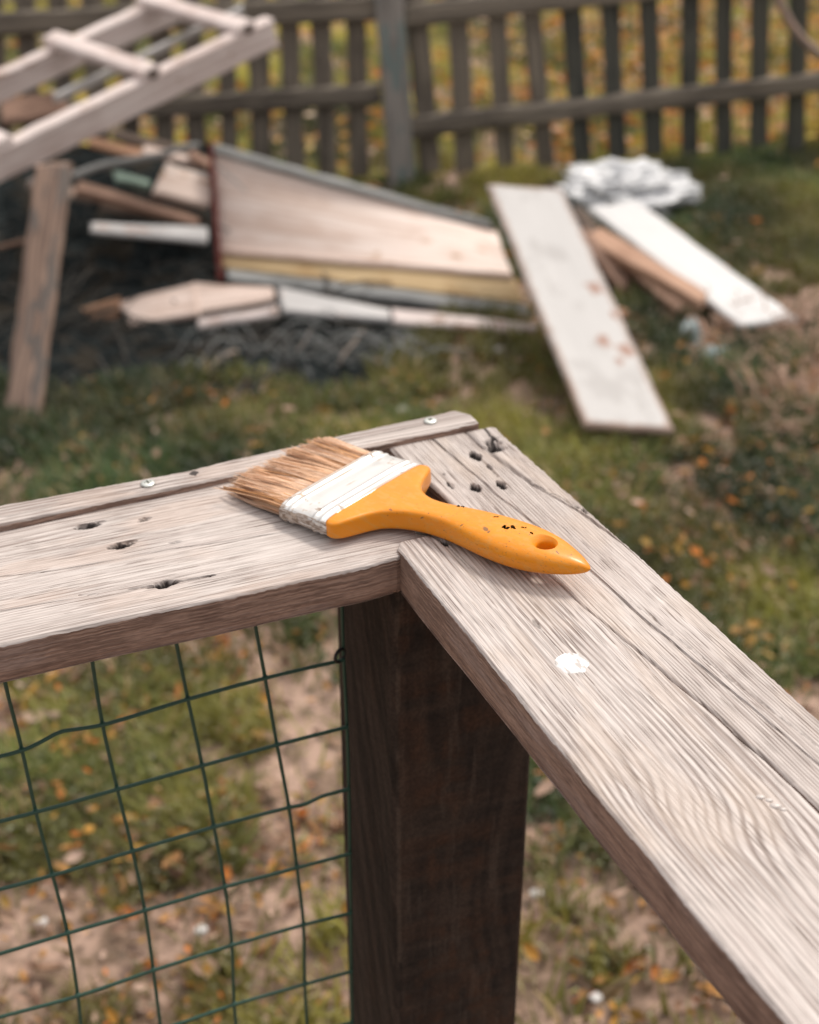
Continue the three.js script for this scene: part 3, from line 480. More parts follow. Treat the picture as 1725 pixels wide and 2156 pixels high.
  const hTex = tex(1024, 1024, (x, y) => {
    const a = x * 150, b = (y - 0.5) * 150; let c = mix3([0.80, 0.285, 0.004], [0.74, 0.235, 0.003], fbm(a * 0.06, b * 0.1, 301, 3));
    c = mix3(c, [0.62, 0.33, 0.09], 0.3 * ss(0.5, 0.75, fbm(a * 0.3, b * 0.6, 302, 4)));
    let d = 0; for (const [sa, sb, r1, r2, t] of specks) { const dx = a - sa, dy = b - sb; if (Math.abs(dx) > 4 || Math.abs(dy) > 4) continue; const p = dx * Math.cos(t) + dy * Math.sin(t), q = -dx * Math.sin(t) + dy * Math.cos(t); d = Math.max(d, ss(1.1, 0.7, Math.hypot(p / r1, q / r2) + 0.5 * (vn(a * 3, b * 3, 303) - 0.5))); }
    d = Math.max(d, 0.4 * ss(0.68, 0.8, fbm(a * 0.9, b * 1.6, 304, 3)) * ss(35, 60, a));
    return mix3(c, [0.13, 0.075, 0.04], 0.8 * d);
  }, true, THREE.ClampToEdgeWrapping);
  part('handle', res, new THREE.MeshPhysicalMaterial({ map: hTex, roughness: 0.45, specularIntensity: 0.45, clearcoat: 0.45, clearcoatRoughness: 0.25, side: THREE.DoubleSide }), brush, 'orange yellow plastic handle with a hanging hole');
  // flecks of dried dark paint standing on the handle
  const fl = []; for (const [a, b, r, n] of [[88, -1, 1.5, 22], [91.5, -3.4, 1.1, 12], [96, -6.5, 0.6, 3], [103, -4, 0.7, 3], [52, -8.5, 1.6, 4], [55, -9, 1.0, 3], [77, -8, 0.5, 2]]) for (let q = 0; q < n; q++) {
    const s = new THREE.IcosahedronGeometry(1, 1), pa = s.attributes.position; for (let v = 0; v < pa.count; v++) { const f = 0.7 + 0.6 * hash(Math.round(pa.getX(v) * 50), Math.round(pa.getY(v) * 50 + pa.getZ(v) * 77), q); pa.setXYZ(v, pa.getX(v) * f, pa.getY(v) * f, pa.getZ(v) * f); }
    const aa = a + (R() - 0.5) * 2.6 * r, bb = b + (R() - 0.5) * 2 * r, W = hw(aa / k), T = ht(aa / k), e = mix(0.36, 0.8, ss(20, 100, aa)), eb = mix(0.28, e, ss(5, 40, aa)), z = T * Math.pow(Math.max(0, 1 - Math.pow(Math.abs((bb - cb(aa)) / W), 2 / eb)), e / 2) + hz(aa) + 0.05;
    s.scale(0.35 + 0.6 * R(), 0.3 + 0.4 * R(), 0.2); s.rotateZ(R() * 3); s.translate(aa, bb, z); fl.push(s.applyMatrix4(toWorld));
  }
  const flm = part('dried_fleck', mergeGeometries(fl), new THREE.MeshStandardMaterial({ color: new THREE.Color(0.035, 0.035, 0.035), roughness: 0.4, side: THREE.DoubleSide }), brush, 'small flecks of dried black paint'); flm.userData.kind = 'stuff';
  // ferrule: rounded sleeve with two pressed ridges and folded lips
  const fp = [], fu = [], fi = [], FA = 60, FB = 96, x0 = -34, x1 = 1.2;
  for (let i = 0; i <= FA; i++) { const t = i / FA, a = mix(x0, x1, t); let off = 0; for (const [c, wd, hgt] of [[-30.5, 1.2, 0.85], [-26, 1.1, 0.7], [-8.5, 1.1, 0.75], [-3.6, 0.9, 0.6], [x0, 1, 0.5]]) off += hgt * Math.exp(-(((a - c) / wd) ** 2)); if (i === 0 || i === FA) off -= 0.9;
    for (let j = 0; j <= FB; j++) { const th = j / FB * 2 * Math.PI, c = Math.cos(th), n = Math.sin(th), d = 0.35 * (fbm(a * 0.12, j * 0.2, 311, 3) - 0.5), W = 43 + off + d, T = 6.2 + off + d; fp.push(a, W * Math.sign(c) * Math.pow(Math.abs(c), 0.26), T * Math.sign(n) * Math.pow(Math.abs(n), 0.62)); fu.push(t * 0.34, j / FB * 2.2); if (i && j) { const m = FB + 1, q = i * m + j; fi.push(q - m - 1, q - m, q - 1, q - m, q, q - 1); } } }
  const fg = geom(fp, fu, fi); fg.applyMatrix4(toWorld); fg.computeVertexNormals();
  const grime = (x, y) => { const j = y * 2.2 / 2.2, th = y * 2 * Math.PI; const edge = ss(0.2, 0.02, x) * 0.62 + 0.34 * Math.exp(-(((x - 0.27) / 0.02) ** 2)) + 0.34 * Math.exp(-(((x - 0.71) / 0.02) ** 2)) + 0.75 * ss(0.80, 0.97, Math.abs(Math.cos(th))) ; return clamp(ss(0.5, 0.62, fbm(x * 6, y * 60, 321, 4) * 0.75 + edge * 0.38)); };
  const fMap = tex(512, 1024, (x, y) => { const q = grime(x, y), st = ss(0.68, 0.74, fbm(x * 9, y * 24, 322, 4)); let c = mix3([0.80, 0.79, 0.77], [0.60, 0.585, 0.56], fbm(x * 5, y * 40, 323, 3)); c = mix3(c, mix3([0.20, 0.12, 0.07], [0.5, 0.42, 0.36], ss(0.35, 0.65, fbm(x * 16, y * 130, 325, 3))), 0.85 * q); return mix3(c, [0.56, 0.45, 0.36], 0.7 * st); });
  const fRough = tex(256, 512, (x, y) => { const q = grime(x, y), v = mix(0.42, 0.75, q) + 0.15 * (fbm(x * 8, y * 60, 324, 3) - 0.5); return [1, v, mix(0.75, 0.1, q)]; }, false);
  for (const t of [fMap, fRough]) t.repeat.set(1 / 0.34, 1 / 2.2);
  part('ferrule', fg, new THREE.MeshStandardMaterial({ map: fMap, roughnessMap: fRough, metalnessMap: fRough, metalness: 1, roughness: 1, side: THREE.DoubleSide }), brush, 'bright tin ferrule with pressed ridges and paint grime');
  // bristles: clumped hairs fanning from the ferrule, on a denser core
  const bp = [], bi = [], bc = [], NH = 13000, NC = 210;
  const clumps = Array.from({ length: NC }, () => ({ b: (R() * 2 - 1), h: (R() * 2 - 1), len: 43.5 + 8.5 * R() * (0.4 + 0.6 * R()), sp: (R() - 0.5) * 7, lift: (R() - 0.5) * 5, tone: R(), curl: (R() - 0.5) * 4 }));
  const hue = [[0.72, 0.42, 0.24], [0.84, 0.60, 0.42], [0.54, 0.27, 0.13], [0.90, 0.71, 0.57], [0.68, 0.34, 0.13], [0.22, 0.10, 0.05]];
  for (let q = 0; q < NH; q++) {
    const b0 = (R() * 2 - 1), surf = R() < 0.62 ? 1 : 0, h0 = surf ? 0.55 + 0.42 * R() : R() * 1.8 - 0.95; let best = null, bd = 9; for (const c of clumps) { const d = Math.abs(c.b - b0) * 6 + Math.abs(c.h - h0); if (d < bd) { bd = d; best = c; } }
    const c = best, stray = R() < 0.05 ? 1 : 0, len = c.len * (0.9 + 0.13 * R()) - 4 * Math.abs(b0) ** 3, thick = 0.15 + 0.1 * R(), bs = b0 * 40.5, hs = h0 * 5.0 * Math.sqrt(Math.max(0, 1 - b0 ** 6 * 0.6));
    const tone = clamp(c.tone + (R() - 0.5) * 0.5) * (hue.length - 1.01), t0 = Math.floor(tone), col = mix3(hue[t0], hue[t0 + 1], tone - t0), kk = 0.75 + 0.5 * R();
    const base0 = bp.length / 3, S = 5;
    for (let s = 0; s <= S; s++) {
      const t = s / S, pull = 0.34 * t * t, aim = c.b * 40.5 + c.sp * t; let b = mix(bs, aim, pull * 0.8) + (b0 * 5 - 3) * t * t - 5 * Math.max(0, b0) ** 4 * t * t * t + c.sp * t * t * 0.6 + stray * (h0 * 9) * t * t, h = mix(hs, c.h * 4.2 + c.lift, pull * 0.7) + c.lift * t * t * 0.5 - 2.4 * t * t + c.curl * t * (1 - t) + stray * 3 * t * t;
      const a = x0 + 1.5 - len * t; h = Math.max(h, -7.4 + 0.055 * -a); const r = thick * (1 - 0.5 * t);
      for (let m = 0; m < 3; m++) { const th = m * 2.094 + q; bp.push(a, b + r * Math.cos(th), h + r * Math.sin(th)); const sh = kk; bc.push(col[0] * sh, col[1] * sh, col[2] * sh); }
      if (s) for (let m = 0; m < 3; m++) { const x = base0 + (s - 1) * 3 + m, y = base0 + (s - 1) * 3 + (m + 1) % 3; bi.push(x, y, x + 3, y, y + 3, x + 3); }
    }
  }
  // core
  const core = bp.length / 3, CA = 14, CB = 40; for (let i = 0; i <= CA; i++) for (let j = 0; j <= CB; j++) { const t = i / CA, th = j / CB * 2 * Math.PI, c = Math.cos(th), n = Math.sin(th), f = 1 - 0.5 * t; bp.push(x0 + 1 - 38 * t, -2.5 * t * t + (39.5 + 1.5 * t * t) * Math.sign(c) * Math.pow(Math.abs(c), 0.3), 4.4 * f * Math.sign(n) * Math.pow(Math.abs(n), 0.7) - 2.4 * t * t); bc.push(0.2, 0.09, 0.045); if (i && j) { const m = CB + 1, q = core + i * m + j; bi.push(q - m - 1, q - m, q - 1, q - m, q, q - 1); } }
  const bg = new THREE.BufferGeometry(); bg.setAttribute('position', new THREE.Float32BufferAttribute(bp, 3)); bg.setAttribute('color', new THREE.Float32BufferAttribute(bc, 3)); bg.setIndex(bi); bg.applyMatrix4(toWorld); bg.computeVertexNormals();
  const br = part('bristles', bg, new THREE.MeshStandardMaterial({ vertexColors: true, roughness: 0.6, side: THREE.DoubleSide }), brush, 'splayed light brown natural bristles'); br.userData.kind = 'stuff';
}

// ------------------------------------------------------------------ the picket fence behind
{
  const fence = thing('picket_fence', 'old weathered picket fence of dark boards running across behind the wood pile', 'fence', V3(-0.05, 0, -5.03));
  const FP = V3(-0.047, 0, -5.03), fd = V3(1.575, 0, -0.39).normalize(), FN = V3(-fd.z, 0, fd.x).normalize(), ld = V3(-0.72, 0, 0.14).normalize(), LNn = V3(-ld.z, 0, ld.x).normalize(); if (FN.z < 0) FN.negate(); if (LNn.z < 0) LNn.negate();
  const onR = (x, y, o = 0) => atPlane(x, y, FP.clone().addScaledVector(FN, o), FN), onL = (x, y, o = 0) => atPlane(x, y, FP.clone().addScaledVector(LNn, o), LNn);
  const R = rngOf(91);
  const strip = (pt, b, t, wd, th, n, mat, s, name = 'picket') => { // board from pixel b (bottom) to t (top) of a fence plane
    const d = t.clone().sub(b).normalize(), sx = d.clone().cross(n).normalize().multiplyScalar(wd / 2);
    part(name, slab(b.clone().sub(sx), t.clone().sub(sx), t.clone().add(sx), b.clone().add(sx), n.clone().multiplyScalar(-th), { seed: s, rough: 0.005, warp: 0.006 }), mat, fence);
  };
  // right section: pickets read at two heights
  [[887, 907], [970, 982], [1052, 1066], [1130, 1150], [1212, 1228], [1292, 1303], [1372, 1379], [1455, 1454], [1527, 1526], [1602, 1600], [1682, 1677], [1762, 1754], [1840, 1830], [1920, 1908]].forEach(([xt, xb], i) => {
    const p1 = onR(xt, 120), p2 = onR(xb, 350 - i * 5), d = p1.clone().sub(p2).normalize(); const b = p2.clone().addScaledVector(d, -(p2.y - 0.015 - 0.03 * R()) / d.y), t = p2.clone().addScaledVector(d, (0.86 + 0.04 * R() - p2.y) / d.y);
    strip(onR, b, t, 0.07 + 0.012 * R(), 0.018, FN, i > 3 ? M.fenceGreenShade : M.fence, 400 + i);
  });
  [[752, 757], [680, 690], [612, 622], [545, 553], [478, 485], [408, 416], [340, 350], [270, 280], [200, 212], [130, 143], [60, 74], [-10, 5], [-80, -64]].forEach(([xt, xb], i) => {
    const p1 = onL(xt, 120), p2 = onL(xb, 330), d = p1.clone().sub(p2).normalize(); const b = p2.clone().addScaledVector(d, -(p2.y - 0.02 - 0.03 * R()) / d.y), t = p2.clone().addScaledVector(d, (0.86 + 0.04 * R() - p2.y) / d.y);
    strip(onL, b, t, 0.06 + 0.014 * R(), 0.018, LNn, M.fence, 430 + i);
  });
  const rail = (P, pts, th, mat, s) => { const [a, b, c, d] = pts.map(([x, y]) => P(x, y, 0.036)); const n = (P === onR ? FN : LNn); part('rail', slab(a, b, c, d, n.clone().multiplyScalar(-th), { seed: s, rough: 0.006, warp: 0.01 }), mat, fence); };
  rail(onR, [[858, 248], [1960, 128], [1960, 168], [858, 296]], 0.036, M.fence, 461);
  rail(onR, [[850, 10], [1960, -110], [1960, -70], [850, 64]], 0.036, M.fence, 462);
  rail(onL, [[806, 176], [-120, 232], [-120, 276], [806, 222]], 0.036, M.fence, 463);
  rail(onL, [[806, -8], [-120, 30], [-120, 84], [806, 45]], 0.036, M.fence, 464);
  // corner post
  const b = onR(845, 396, 0.06), t0 = onR(818, 0, 0.06), d = t0.clone().sub(b).normalize(), t = b.clone().addScaledVector(d, 1.05); b.addScaledVector(d, -0.1);
  const sx = V3(0.047, 0, -0.008); part('fence_post', slab(b.clone().sub(sx), t.clone().sub(sx), t.clone().add(sx), b.clone().add(sx), V3(0.01, 0, -0.085), { seed: 470, nv: 6 }), M.fencePost, fence, 'taller grey green fence post');
}
// branch hanging in front of the fence at the upper right
solo('bare_branch', tube([atZ(1600, -90, 4.95), atZ(1640, 0, 4.92), atZ(1668, 55, 4.9), atZ(1700, 92, 4.88), atZ(1760, 140, 4.86), atZ(1830, 210, 4.85), atZ(1880, 330, 4.84)], 0.015, 40, 8, 0.8), M.legWood, 'thin bare branch hanging in front of the fence at the upper right', 'branch');

// ------------------------------------------------------------------ black netting heap under the wood pile
{
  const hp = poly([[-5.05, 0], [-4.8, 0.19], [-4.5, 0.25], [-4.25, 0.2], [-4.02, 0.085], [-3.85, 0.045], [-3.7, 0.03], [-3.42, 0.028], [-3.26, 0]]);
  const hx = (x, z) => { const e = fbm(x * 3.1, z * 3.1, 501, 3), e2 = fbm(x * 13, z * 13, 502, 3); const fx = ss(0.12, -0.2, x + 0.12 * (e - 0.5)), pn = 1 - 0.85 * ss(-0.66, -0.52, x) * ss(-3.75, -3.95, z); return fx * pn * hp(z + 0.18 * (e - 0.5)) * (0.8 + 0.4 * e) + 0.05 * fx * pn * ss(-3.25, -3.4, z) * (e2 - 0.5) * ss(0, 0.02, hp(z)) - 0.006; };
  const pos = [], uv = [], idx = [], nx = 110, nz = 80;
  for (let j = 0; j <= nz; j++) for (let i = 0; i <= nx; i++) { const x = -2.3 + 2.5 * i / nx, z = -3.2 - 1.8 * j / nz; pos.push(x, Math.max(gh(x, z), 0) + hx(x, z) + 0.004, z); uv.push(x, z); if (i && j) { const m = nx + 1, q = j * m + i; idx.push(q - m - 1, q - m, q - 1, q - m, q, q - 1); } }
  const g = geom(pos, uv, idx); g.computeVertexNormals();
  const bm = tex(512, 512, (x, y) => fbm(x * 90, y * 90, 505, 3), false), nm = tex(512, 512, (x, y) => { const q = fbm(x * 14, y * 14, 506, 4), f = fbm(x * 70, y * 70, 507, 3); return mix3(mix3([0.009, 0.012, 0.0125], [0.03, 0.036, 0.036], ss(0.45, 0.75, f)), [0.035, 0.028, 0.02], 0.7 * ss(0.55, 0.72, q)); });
  { const R = rngOf(58), L = []; for (let q = 0; q < 420; q++) { const x = -1.75 + 1.8 * R(), z = -3.35 - 0.85 * R(), p = V3(x, Math.max(gh(x, z), 0) + hx(x, z) + 0.004, z), a = R() * 6.28, l = 0.05 + 0.2 * R(); if (hx(x, z) < 0.01) continue; L.push(tube([p, p.clone().add(V3(Math.cos(a) * l * 0.5, 0.015 + 0.03 * R(), Math.sin(a) * l * 0.5)), p.clone().add(V3(Math.cos(a) * l, 0.01 + 0.02 * R(), Math.sin(a) * l))], 0.0015 + 0.002 * R(), 5, 5)); }
    const t = solo('dark_twigs', mergeGeometries(L), new THREE.MeshStandardMaterial({ color: new THREE.Color(0.05, 0.045, 0.038), roughness: 0.9 }), 'dark thin twigs scattered over the black netting heap', 'twigs'); t.userData.kind = 'stuff'; }
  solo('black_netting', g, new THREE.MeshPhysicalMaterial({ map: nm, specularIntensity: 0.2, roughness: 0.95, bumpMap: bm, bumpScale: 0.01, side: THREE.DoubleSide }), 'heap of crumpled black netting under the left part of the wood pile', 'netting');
  // pale loose strands of netting and dead stalks along its front edge
  const R = rngOf(55), L = [];
  for (let q = 0; q < 70; q++) { const x = 260 + 610 * Math.pow(R(), 0.5), y = 790 - 75 * R(), p = atZ(x, y, 3.35 + 0.25 * R()); p.y = Math.max(p.y, 0.01); const a = R() * 6.28, l = 0.06 + 0.2 * R(), up = 0.07 * R(); L.push(tube([p, p.clone().add(V3(Math.cos(a) * l * 0.5, up, Math.sin(a) * l * 0.3)), p.clone().add(V3(Math.cos(a) * l, up * 0.4 - 0.01, Math.sin(a) * l * 0.6))], 0.001 + 0.0015 * R(), 6, 4)); }
  const s = solo('loose_strands', mergeGeometries(L), new THREE.MeshStandardMaterial({ color: new THREE.Color(0.24, 0.245, 0.24), roughness: 0.8 }), 'tangle of thin grey strands along the front edge of the black netting', 'strands'); s.userData.kind = 'stuff';
  const stalk = (pts, r, l) => solo('dead_stalk', tube(pts, r, 16, 6, 0.5), new THREE.MeshStandardMaterial({ color: new THREE.Color(0.44, 0.35, 0.28), roughness: 0.8 }), l, 'stalk');
  stalk([atZ(448, 795, 3.36), atZ(455, 765, 3.37), atZ(480, 745, 3.4), atZ(500, 738, 3.42)], 0.006, 'pale bent stalk at the front of the black netting, left one');
  stalk([atZ(712, 775, 3.42), atZ(722, 750, 3.42), atZ(745, 722, 3.45), atZ(765, 694, 3.48)], 0.006, 'pale stalk standing tilted below the long white board');
  stalk([atZ(625, 742, 3.5), atZ(640, 722, 3.5), atZ(655, 695, 3.52)], 0.0045, 'short thin pale stalk below the gap between the low boards');
}

// ------------------------------------------------------------------ wooden frame on its stand, left
{
  const P1 = V3(-0.6794, 0.6654, -3.9), al = 40 * Math.PI / 180, n = V3(Math.sin(al), 0, Math.cos(al)), back = n.clone().negate();
  const on = (x, y, o = 0) => atPlane(x, y, P1.clone().addScaledVector(back, o), n);
  const fr = thing('bed_base', 'tilted pale wooden frame of long bars and cross bars, resting on the pile', 'wooden frame', V3(-0.85, 0.3, -3.9));
  const dir = on(574, 36).sub(on(45, 289)).normalize(), up = V3(0, 1, 0).addScaledVector(dir, -dir.y).normalize();
  const bar = (a, b, hgt, th, s, name = 'long_bar', m = M.frame) => part(name, slab(a, b, b.clone().addScaledVector(up, -hgt), a.clone().addScaledVector(up, -hgt), back.clone().multiplyScalar(th), { seed: s, rough: 0.004 }), m, fr);
  const a0 = on(45, 289).addScaledVector(dir, -0.35), b0 = on(577, 36);
  bar(a0, b0, 0.087, 0.05, 601);
  const OFF = 0.5, a1 = a0.clone().addScaledVector(back, OFF), b1 = b0.clone().addScaledVector(back, OFF);
  bar(a1, b1, 0.085, 0.05, 602);
  const cross = (px, py, s, over, wd = 0.06) => { const c = on(px, py).addScaledVector(up, 0.012), e = c.clone().addScaledVector(back, OFF + over), h = dir.clone().multiplyScalar(wd / 2); part('cross_bar', slab(c.clone().sub(h), e.clone().sub(h), e.clone().add(h), c.clone().add(h), up.clone().multiplyScalar(-0.03), { seed: s, rough: 0.003 }), M.frame, fr); };
  for (const [px, py] of [[318, 158], [519, 64]]) { const c = on(px + 4, py - 2).addScaledVector(n, 0.002), g = new THREE.CylinderGeometry(0.012, 0.012, 0.006, 14); g.rotateX(Math.PI / 2); g.rotateY(al); g.translate(c.x, c.y, c.z); part('bolt', g, M.dark, fr); }
  cross(318, 150, 611, 0.07); cross(520, 58, 612, 0.06); cross(8, 300, 613, 0.06);
  // a thinner slat seen between the bars
  const sl = on(300, 112, 0.3), sl2 = on(431, 48, 0.3), hh = V3(0, -0.03, 0); part('slat', slab(sl.clone().addScaledVector(dir, -0.3), sl2.clone().addScaledVector(dir, 0.15), sl2.clone().addScaledVector(dir, 0.15).add(hh), sl.clone().addScaledVector(dir, -0.3).add(hh), 0.015, { seed: 615 }), M.white, fr);
  // the plank it stands on
  const [t1, t2, u1, u2] = [atZ(72, 338, 3.42), atZ(150, 336, 3.42), atZ(0, 898, 3.1), atZ(76, 908, 3.07)];
  solo('upright_plank', slab(u1, t1, t2, u2, 0.025, { seed: 620, rough: 0.006, nu: 30 }), M.legWood, 'brown mottled plank standing upright under the tilted frame at the left edge', 'plank');
  solo('thin_stick', tube([atZ(-60, 533, 3.5), atZ(0, 521, 3.45), atZ(60, 505, 3.4)], 0.006, 10, 6), M.brown, 'thin brown stick poking out behind the upright plank', 'stick');
}

// ------------------------------------------------------------------ boards of the pile
const board = (pts, zs, th, mat, label, o = {}) => { const p = pts.map(([x, y], i) => atZ(x, y, zs[i])); return solo(o.name ?? 'board', slab(p[0], p[1], p[2], p[3], th, o), mat, label, o.cat ?? 'board', o.group); };
{
  // big panel with rails
  const pn = thing('cupboard_door', 'large pinkish cupboard panel with grey top rail lying tilted in the wood pile', 'cupboard door', V3(-0.1, 0.05, -4));
  const C = (px, py, z) => atZ(px, py, z);
  const q = [C(447, 318, 4.2), C(1046, 482, 4.15), C(1082, 582, 3.93), C(460, 528, 4.05)];
  part('panel_board', slab(q[0], q[1], q[2], q[3], 0.02, { seed: 701, warp: 0.006, nv: 8 }), M.panel, pn);
  part('top_rail', slab(C(446, 298, 4.2), C(1032, 462, 4.15), C(1046, 484, 4.13), C(447, 321, 4.18), 0.04, { seed: 702 }), M.greyPaint, pn, 'grey painted top rail');
  part('moulding', slab(C(462, 524, 4.035), C(1082, 577, 3.915), C(1082, 585, 3.905), C(462, 532, 4.025), 0.03, { seed: 703 }), M.pale, pn);
  part('bottom_strip', slab(C(462, 531, 4.04), C(1090, 584, 3.915), C(1108, 640, 3.83), C(466, 562, 4.0), 0.02, { seed: 704 }), M.yellow, pn, 'yellowed bottom strip');
  part('bottom_rail', slab(C(472, 563, 3.98), C(1110, 638, 3.80), C(1122, 668, 3.76), C(478, 588, 3.94), 0.03, { seed: 705 }), M.greyPaint, pn, 'grey painted bottom rail');
  part('edge_strip', slab(C(438, 296, 4.19), C(456, 592, 3.95), C(470, 590, 3.95), C(449, 296, 4.19), 0.03, { seed: 706 }), M.red, pn, 'dark red left edge');
  const stained = new THREE.MeshStandardMaterial({ roughness: 0.6, side: THREE.DoubleSide, map: tex(1024, 256, (x, y) => {
    const m = x * 1050, n = y * 215, g = fbm(m * 0.01, n * 0.3, 741, 3), b = fbm(m * 0.012, n * 0.02, 742, 4), e = Math.min(y, 1 - y, x * 4, (1 - x) * 4);
    let c = mix3([0.49, 0.48, 0.47], [0.38, 0.365, 0.355], clamp(0.5 * g + 0.7 * ss(0.5, 0.75, b)));
    let st = 0; for (const [sx, sy, rx, ry] of [[0.47, 0.17, 0.035, 0.13], [0.69, 0.36, 0.03, 0.1], [0.72, 0.14, 0.035, 0.12], [0.76, 0.28, 0.018, 0.06], [0.58, 0.1, 0.02, 0.06]]) st = Math.max(st, Math.exp(-(((x - sx) / rx) ** 2 + ((y - sy) / ry) ** 2)));
    c = mix3(c, [0.30, 0.17, 0.125], ss(0.35, 0.75, st * 0.75 + 0.5 * (fbm(m * 0.05, n * 0.08, 743, 4) - 0.25) * (st > 0.05 ? 1 : 0)));
    c = mix3(c, [0.30, 0.19, 0.14], 0.8 * ss(0.06, 0.0, e - 0.08 * (fbm(m * 0.05, n * 0.06, 744, 4) - 0.35)));
    return c;
  }, true, THREE.ClampToEdgeWrapping) });
  board([[1185, 398], [1425, 905], [1230, 893], [1024, 384]], [4.0, 2.93, 2.93, 4.02], 0.022, stained, 'wide white painted plank with brown stains sloping off the pile to the grass', { name: 'white_plank', cat: 'plank', seed: 711, nv: 6, warp: 0.008, unit: true });
  board([[1345, 422], [1682, 668], [1558, 683], [1234, 434]], [4.5, 3.64, 3.62, 4.47], 0.018, M.cleanWhite, 'clean bright white board at the right end of the pile, lying below the crumpled bag', { name: 'white_plank', cat: 'plank', seed: 712, warp: 0.004 });
  board([[1268, 476], [1492, 612], [1478, 636], [1222, 494]], [4.25, 3.72, 3.66, 4.18], 0.035, M.lightBrown, 'narrow reddish brown timber lying between the two white planks', { name: 'timber', cat: 'timber', seed: 713 });
  board([[1330, 545], [1538, 716], [1516, 732], [1300, 560]], [4.1, 3.64, 3.6, 4.06], 0.03, M.brown, 'dark brown rotten timber lying on the ground right of the wide white plank', { name: 'timber', cat: 'timber', seed: 714 });
  board([[1292, 640], [1326, 652], [1318, 672], [1286, 664]], [3.7, 3.68, 3.66, 3.68], 0.02, M.orange, 'short orange wood end sticking out behind the wide white plank', { name: 'wood_offcut', cat: 'offcut', seed: 716, nu: 4 });
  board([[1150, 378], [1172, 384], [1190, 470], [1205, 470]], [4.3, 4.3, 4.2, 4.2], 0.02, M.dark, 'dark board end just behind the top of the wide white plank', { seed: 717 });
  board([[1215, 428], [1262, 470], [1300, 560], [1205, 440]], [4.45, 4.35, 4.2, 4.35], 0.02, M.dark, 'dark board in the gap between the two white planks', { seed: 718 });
  // low boards at the front
  board([[252, 622], [166, 650], [206, 692], [250, 674]], [3.72, 3.74, 3.7, 3.7], 0.02, M.orange, 'small orange brown board end at the far left of the low boards', { seed: 721 });
  board([[405, 592], [576, 601], [580, 632], [274, 684]].map((p, i) => p), [3.78, 3.76, 3.7, 3.66], 0.02, M.pale, 'pale pinkish board lying low in front, left of the gap', { seed: 722, nv: 6 });
  board([[244, 634], [410, 591], [425, 662], [274, 685]], [3.74, 3.775, 3.665, 3.652], 0.02, M.pale, 'pale split board with slanted end lying low at the left', { seed: 723, nv: 6 });
  board([[410, 668], [584, 636], [588, 661], [416, 688]], [3.63, 3.65, 3.62, 3.6], 0.02, M.frame, 'narrow pale board below the split board, left of the gap', { seed: 724 });
  board([[583, 600], [824, 648], [826, 675], [592, 655]], [3.72, 3.68, 3.63, 3.64], 0.022, M.white, 'white painted board lying low in front of the panel, right of the gap', { seed: 725 });
  board([[822, 646], [1132, 678], [1136, 698], [826, 677]], [3.66, 3.62, 3.59, 3.61], 0.022, M.frame, 'thin pale board under the grey bottom rail of the panel', { seed: 726 });
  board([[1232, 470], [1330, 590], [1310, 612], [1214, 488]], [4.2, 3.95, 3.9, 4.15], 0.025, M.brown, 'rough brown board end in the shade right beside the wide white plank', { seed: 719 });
  // left part of the pile
  board([[166, 375], [424, 455], [424, 472], [158, 400]], [4.0, 4.1, 4.04, 3.95], 0.03, M.brown, 'brown weathered board end poking out left of the panel below the green piece', { seed: 731 });
  board([[190, 462], [442, 475], [440, 507], [188, 484]], [3.95, 4.02, 3.97, 3.9], 0.02, M.white, 'narrow pale white board poking out over the black netting left of the panel', { seed: 732 });
  board([[350, 340], [446, 368], [446, 434], [322, 404]], [4.15, 4.18, 4.1, 4.07], 0.05, M.panel, 'short pale block of wood right against the red edge of the panel', { name: 'wood_block', cat: 'wood block', seed: 733 });
  board([[238, 352], [322, 378], [320, 394], [246, 378]], [4.15, 4.2, 4.15, 4.1], 0.02, M.greenPaint, 'green painted board end below the crooked grey stick', { seed: 734 });
  board([[190, 283], [322, 316], [316, 336], [186, 302]], [4.3, 4.35, 4.3, 4.25], 0.02, M.orange, 'orange stained board behind the crooked grey stick', { seed: 735 });
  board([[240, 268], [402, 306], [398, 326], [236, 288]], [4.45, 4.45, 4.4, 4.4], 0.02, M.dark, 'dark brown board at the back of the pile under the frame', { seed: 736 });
  board([[60, 368], [200, 402], [196, 424], [56, 392]], [4.05, 4.1, 4.06, 4.0], 0.02, M.legWood, 'grey brown board behind the top of the upright plank', { seed: 741 });
  board([[300, 300], [430, 330], [426, 348], [296, 320]], [4.35, 4.3, 4.26, 4.3], 0.02, M.pale, 'pale board crossing behind the crooked grey stick near the panel', { seed: 742 });
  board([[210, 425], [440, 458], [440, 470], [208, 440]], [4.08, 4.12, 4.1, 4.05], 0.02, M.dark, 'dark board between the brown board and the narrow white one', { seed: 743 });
  board([[400, 310], [450, 335], [446, 352], [396, 326]], [4.3, 4.25, 4.2, 4.25], 0.02, M.brown, 'short brown board touching the top corner of the panel', { seed: 737 });
  board([[0, 205], [130, 190], [150, 240], [0, 262]], [4.6, 4.55, 4.5, 4.5], 0.02, M.brown, 'reddish brown board behind the left end of the frame', { seed: 738 });
  solo('crooked_stick', tube([atZ(150, 372, 4.0), atZ(210, 350, 4.05), atZ(285, 336, 4.08), atZ(340, 326, 4.1), atZ(385, 310, 4.12), atZ(420, 306, 4.14)], 0.012, 24, 7, 0.8), M.greyPaint, 'crooked grey stick lying over the boards left of the panel', 'stick');
  solo('thin_twig', tube([atZ(452, 345, 4.1), atZ(485, 372, 4.1), atZ(520, 405, 4.08)], 0.0035, 12, 5, 0.5), M.greyPaint, 'thin grey twig lying against the upper left of the panel', 'twig');
}
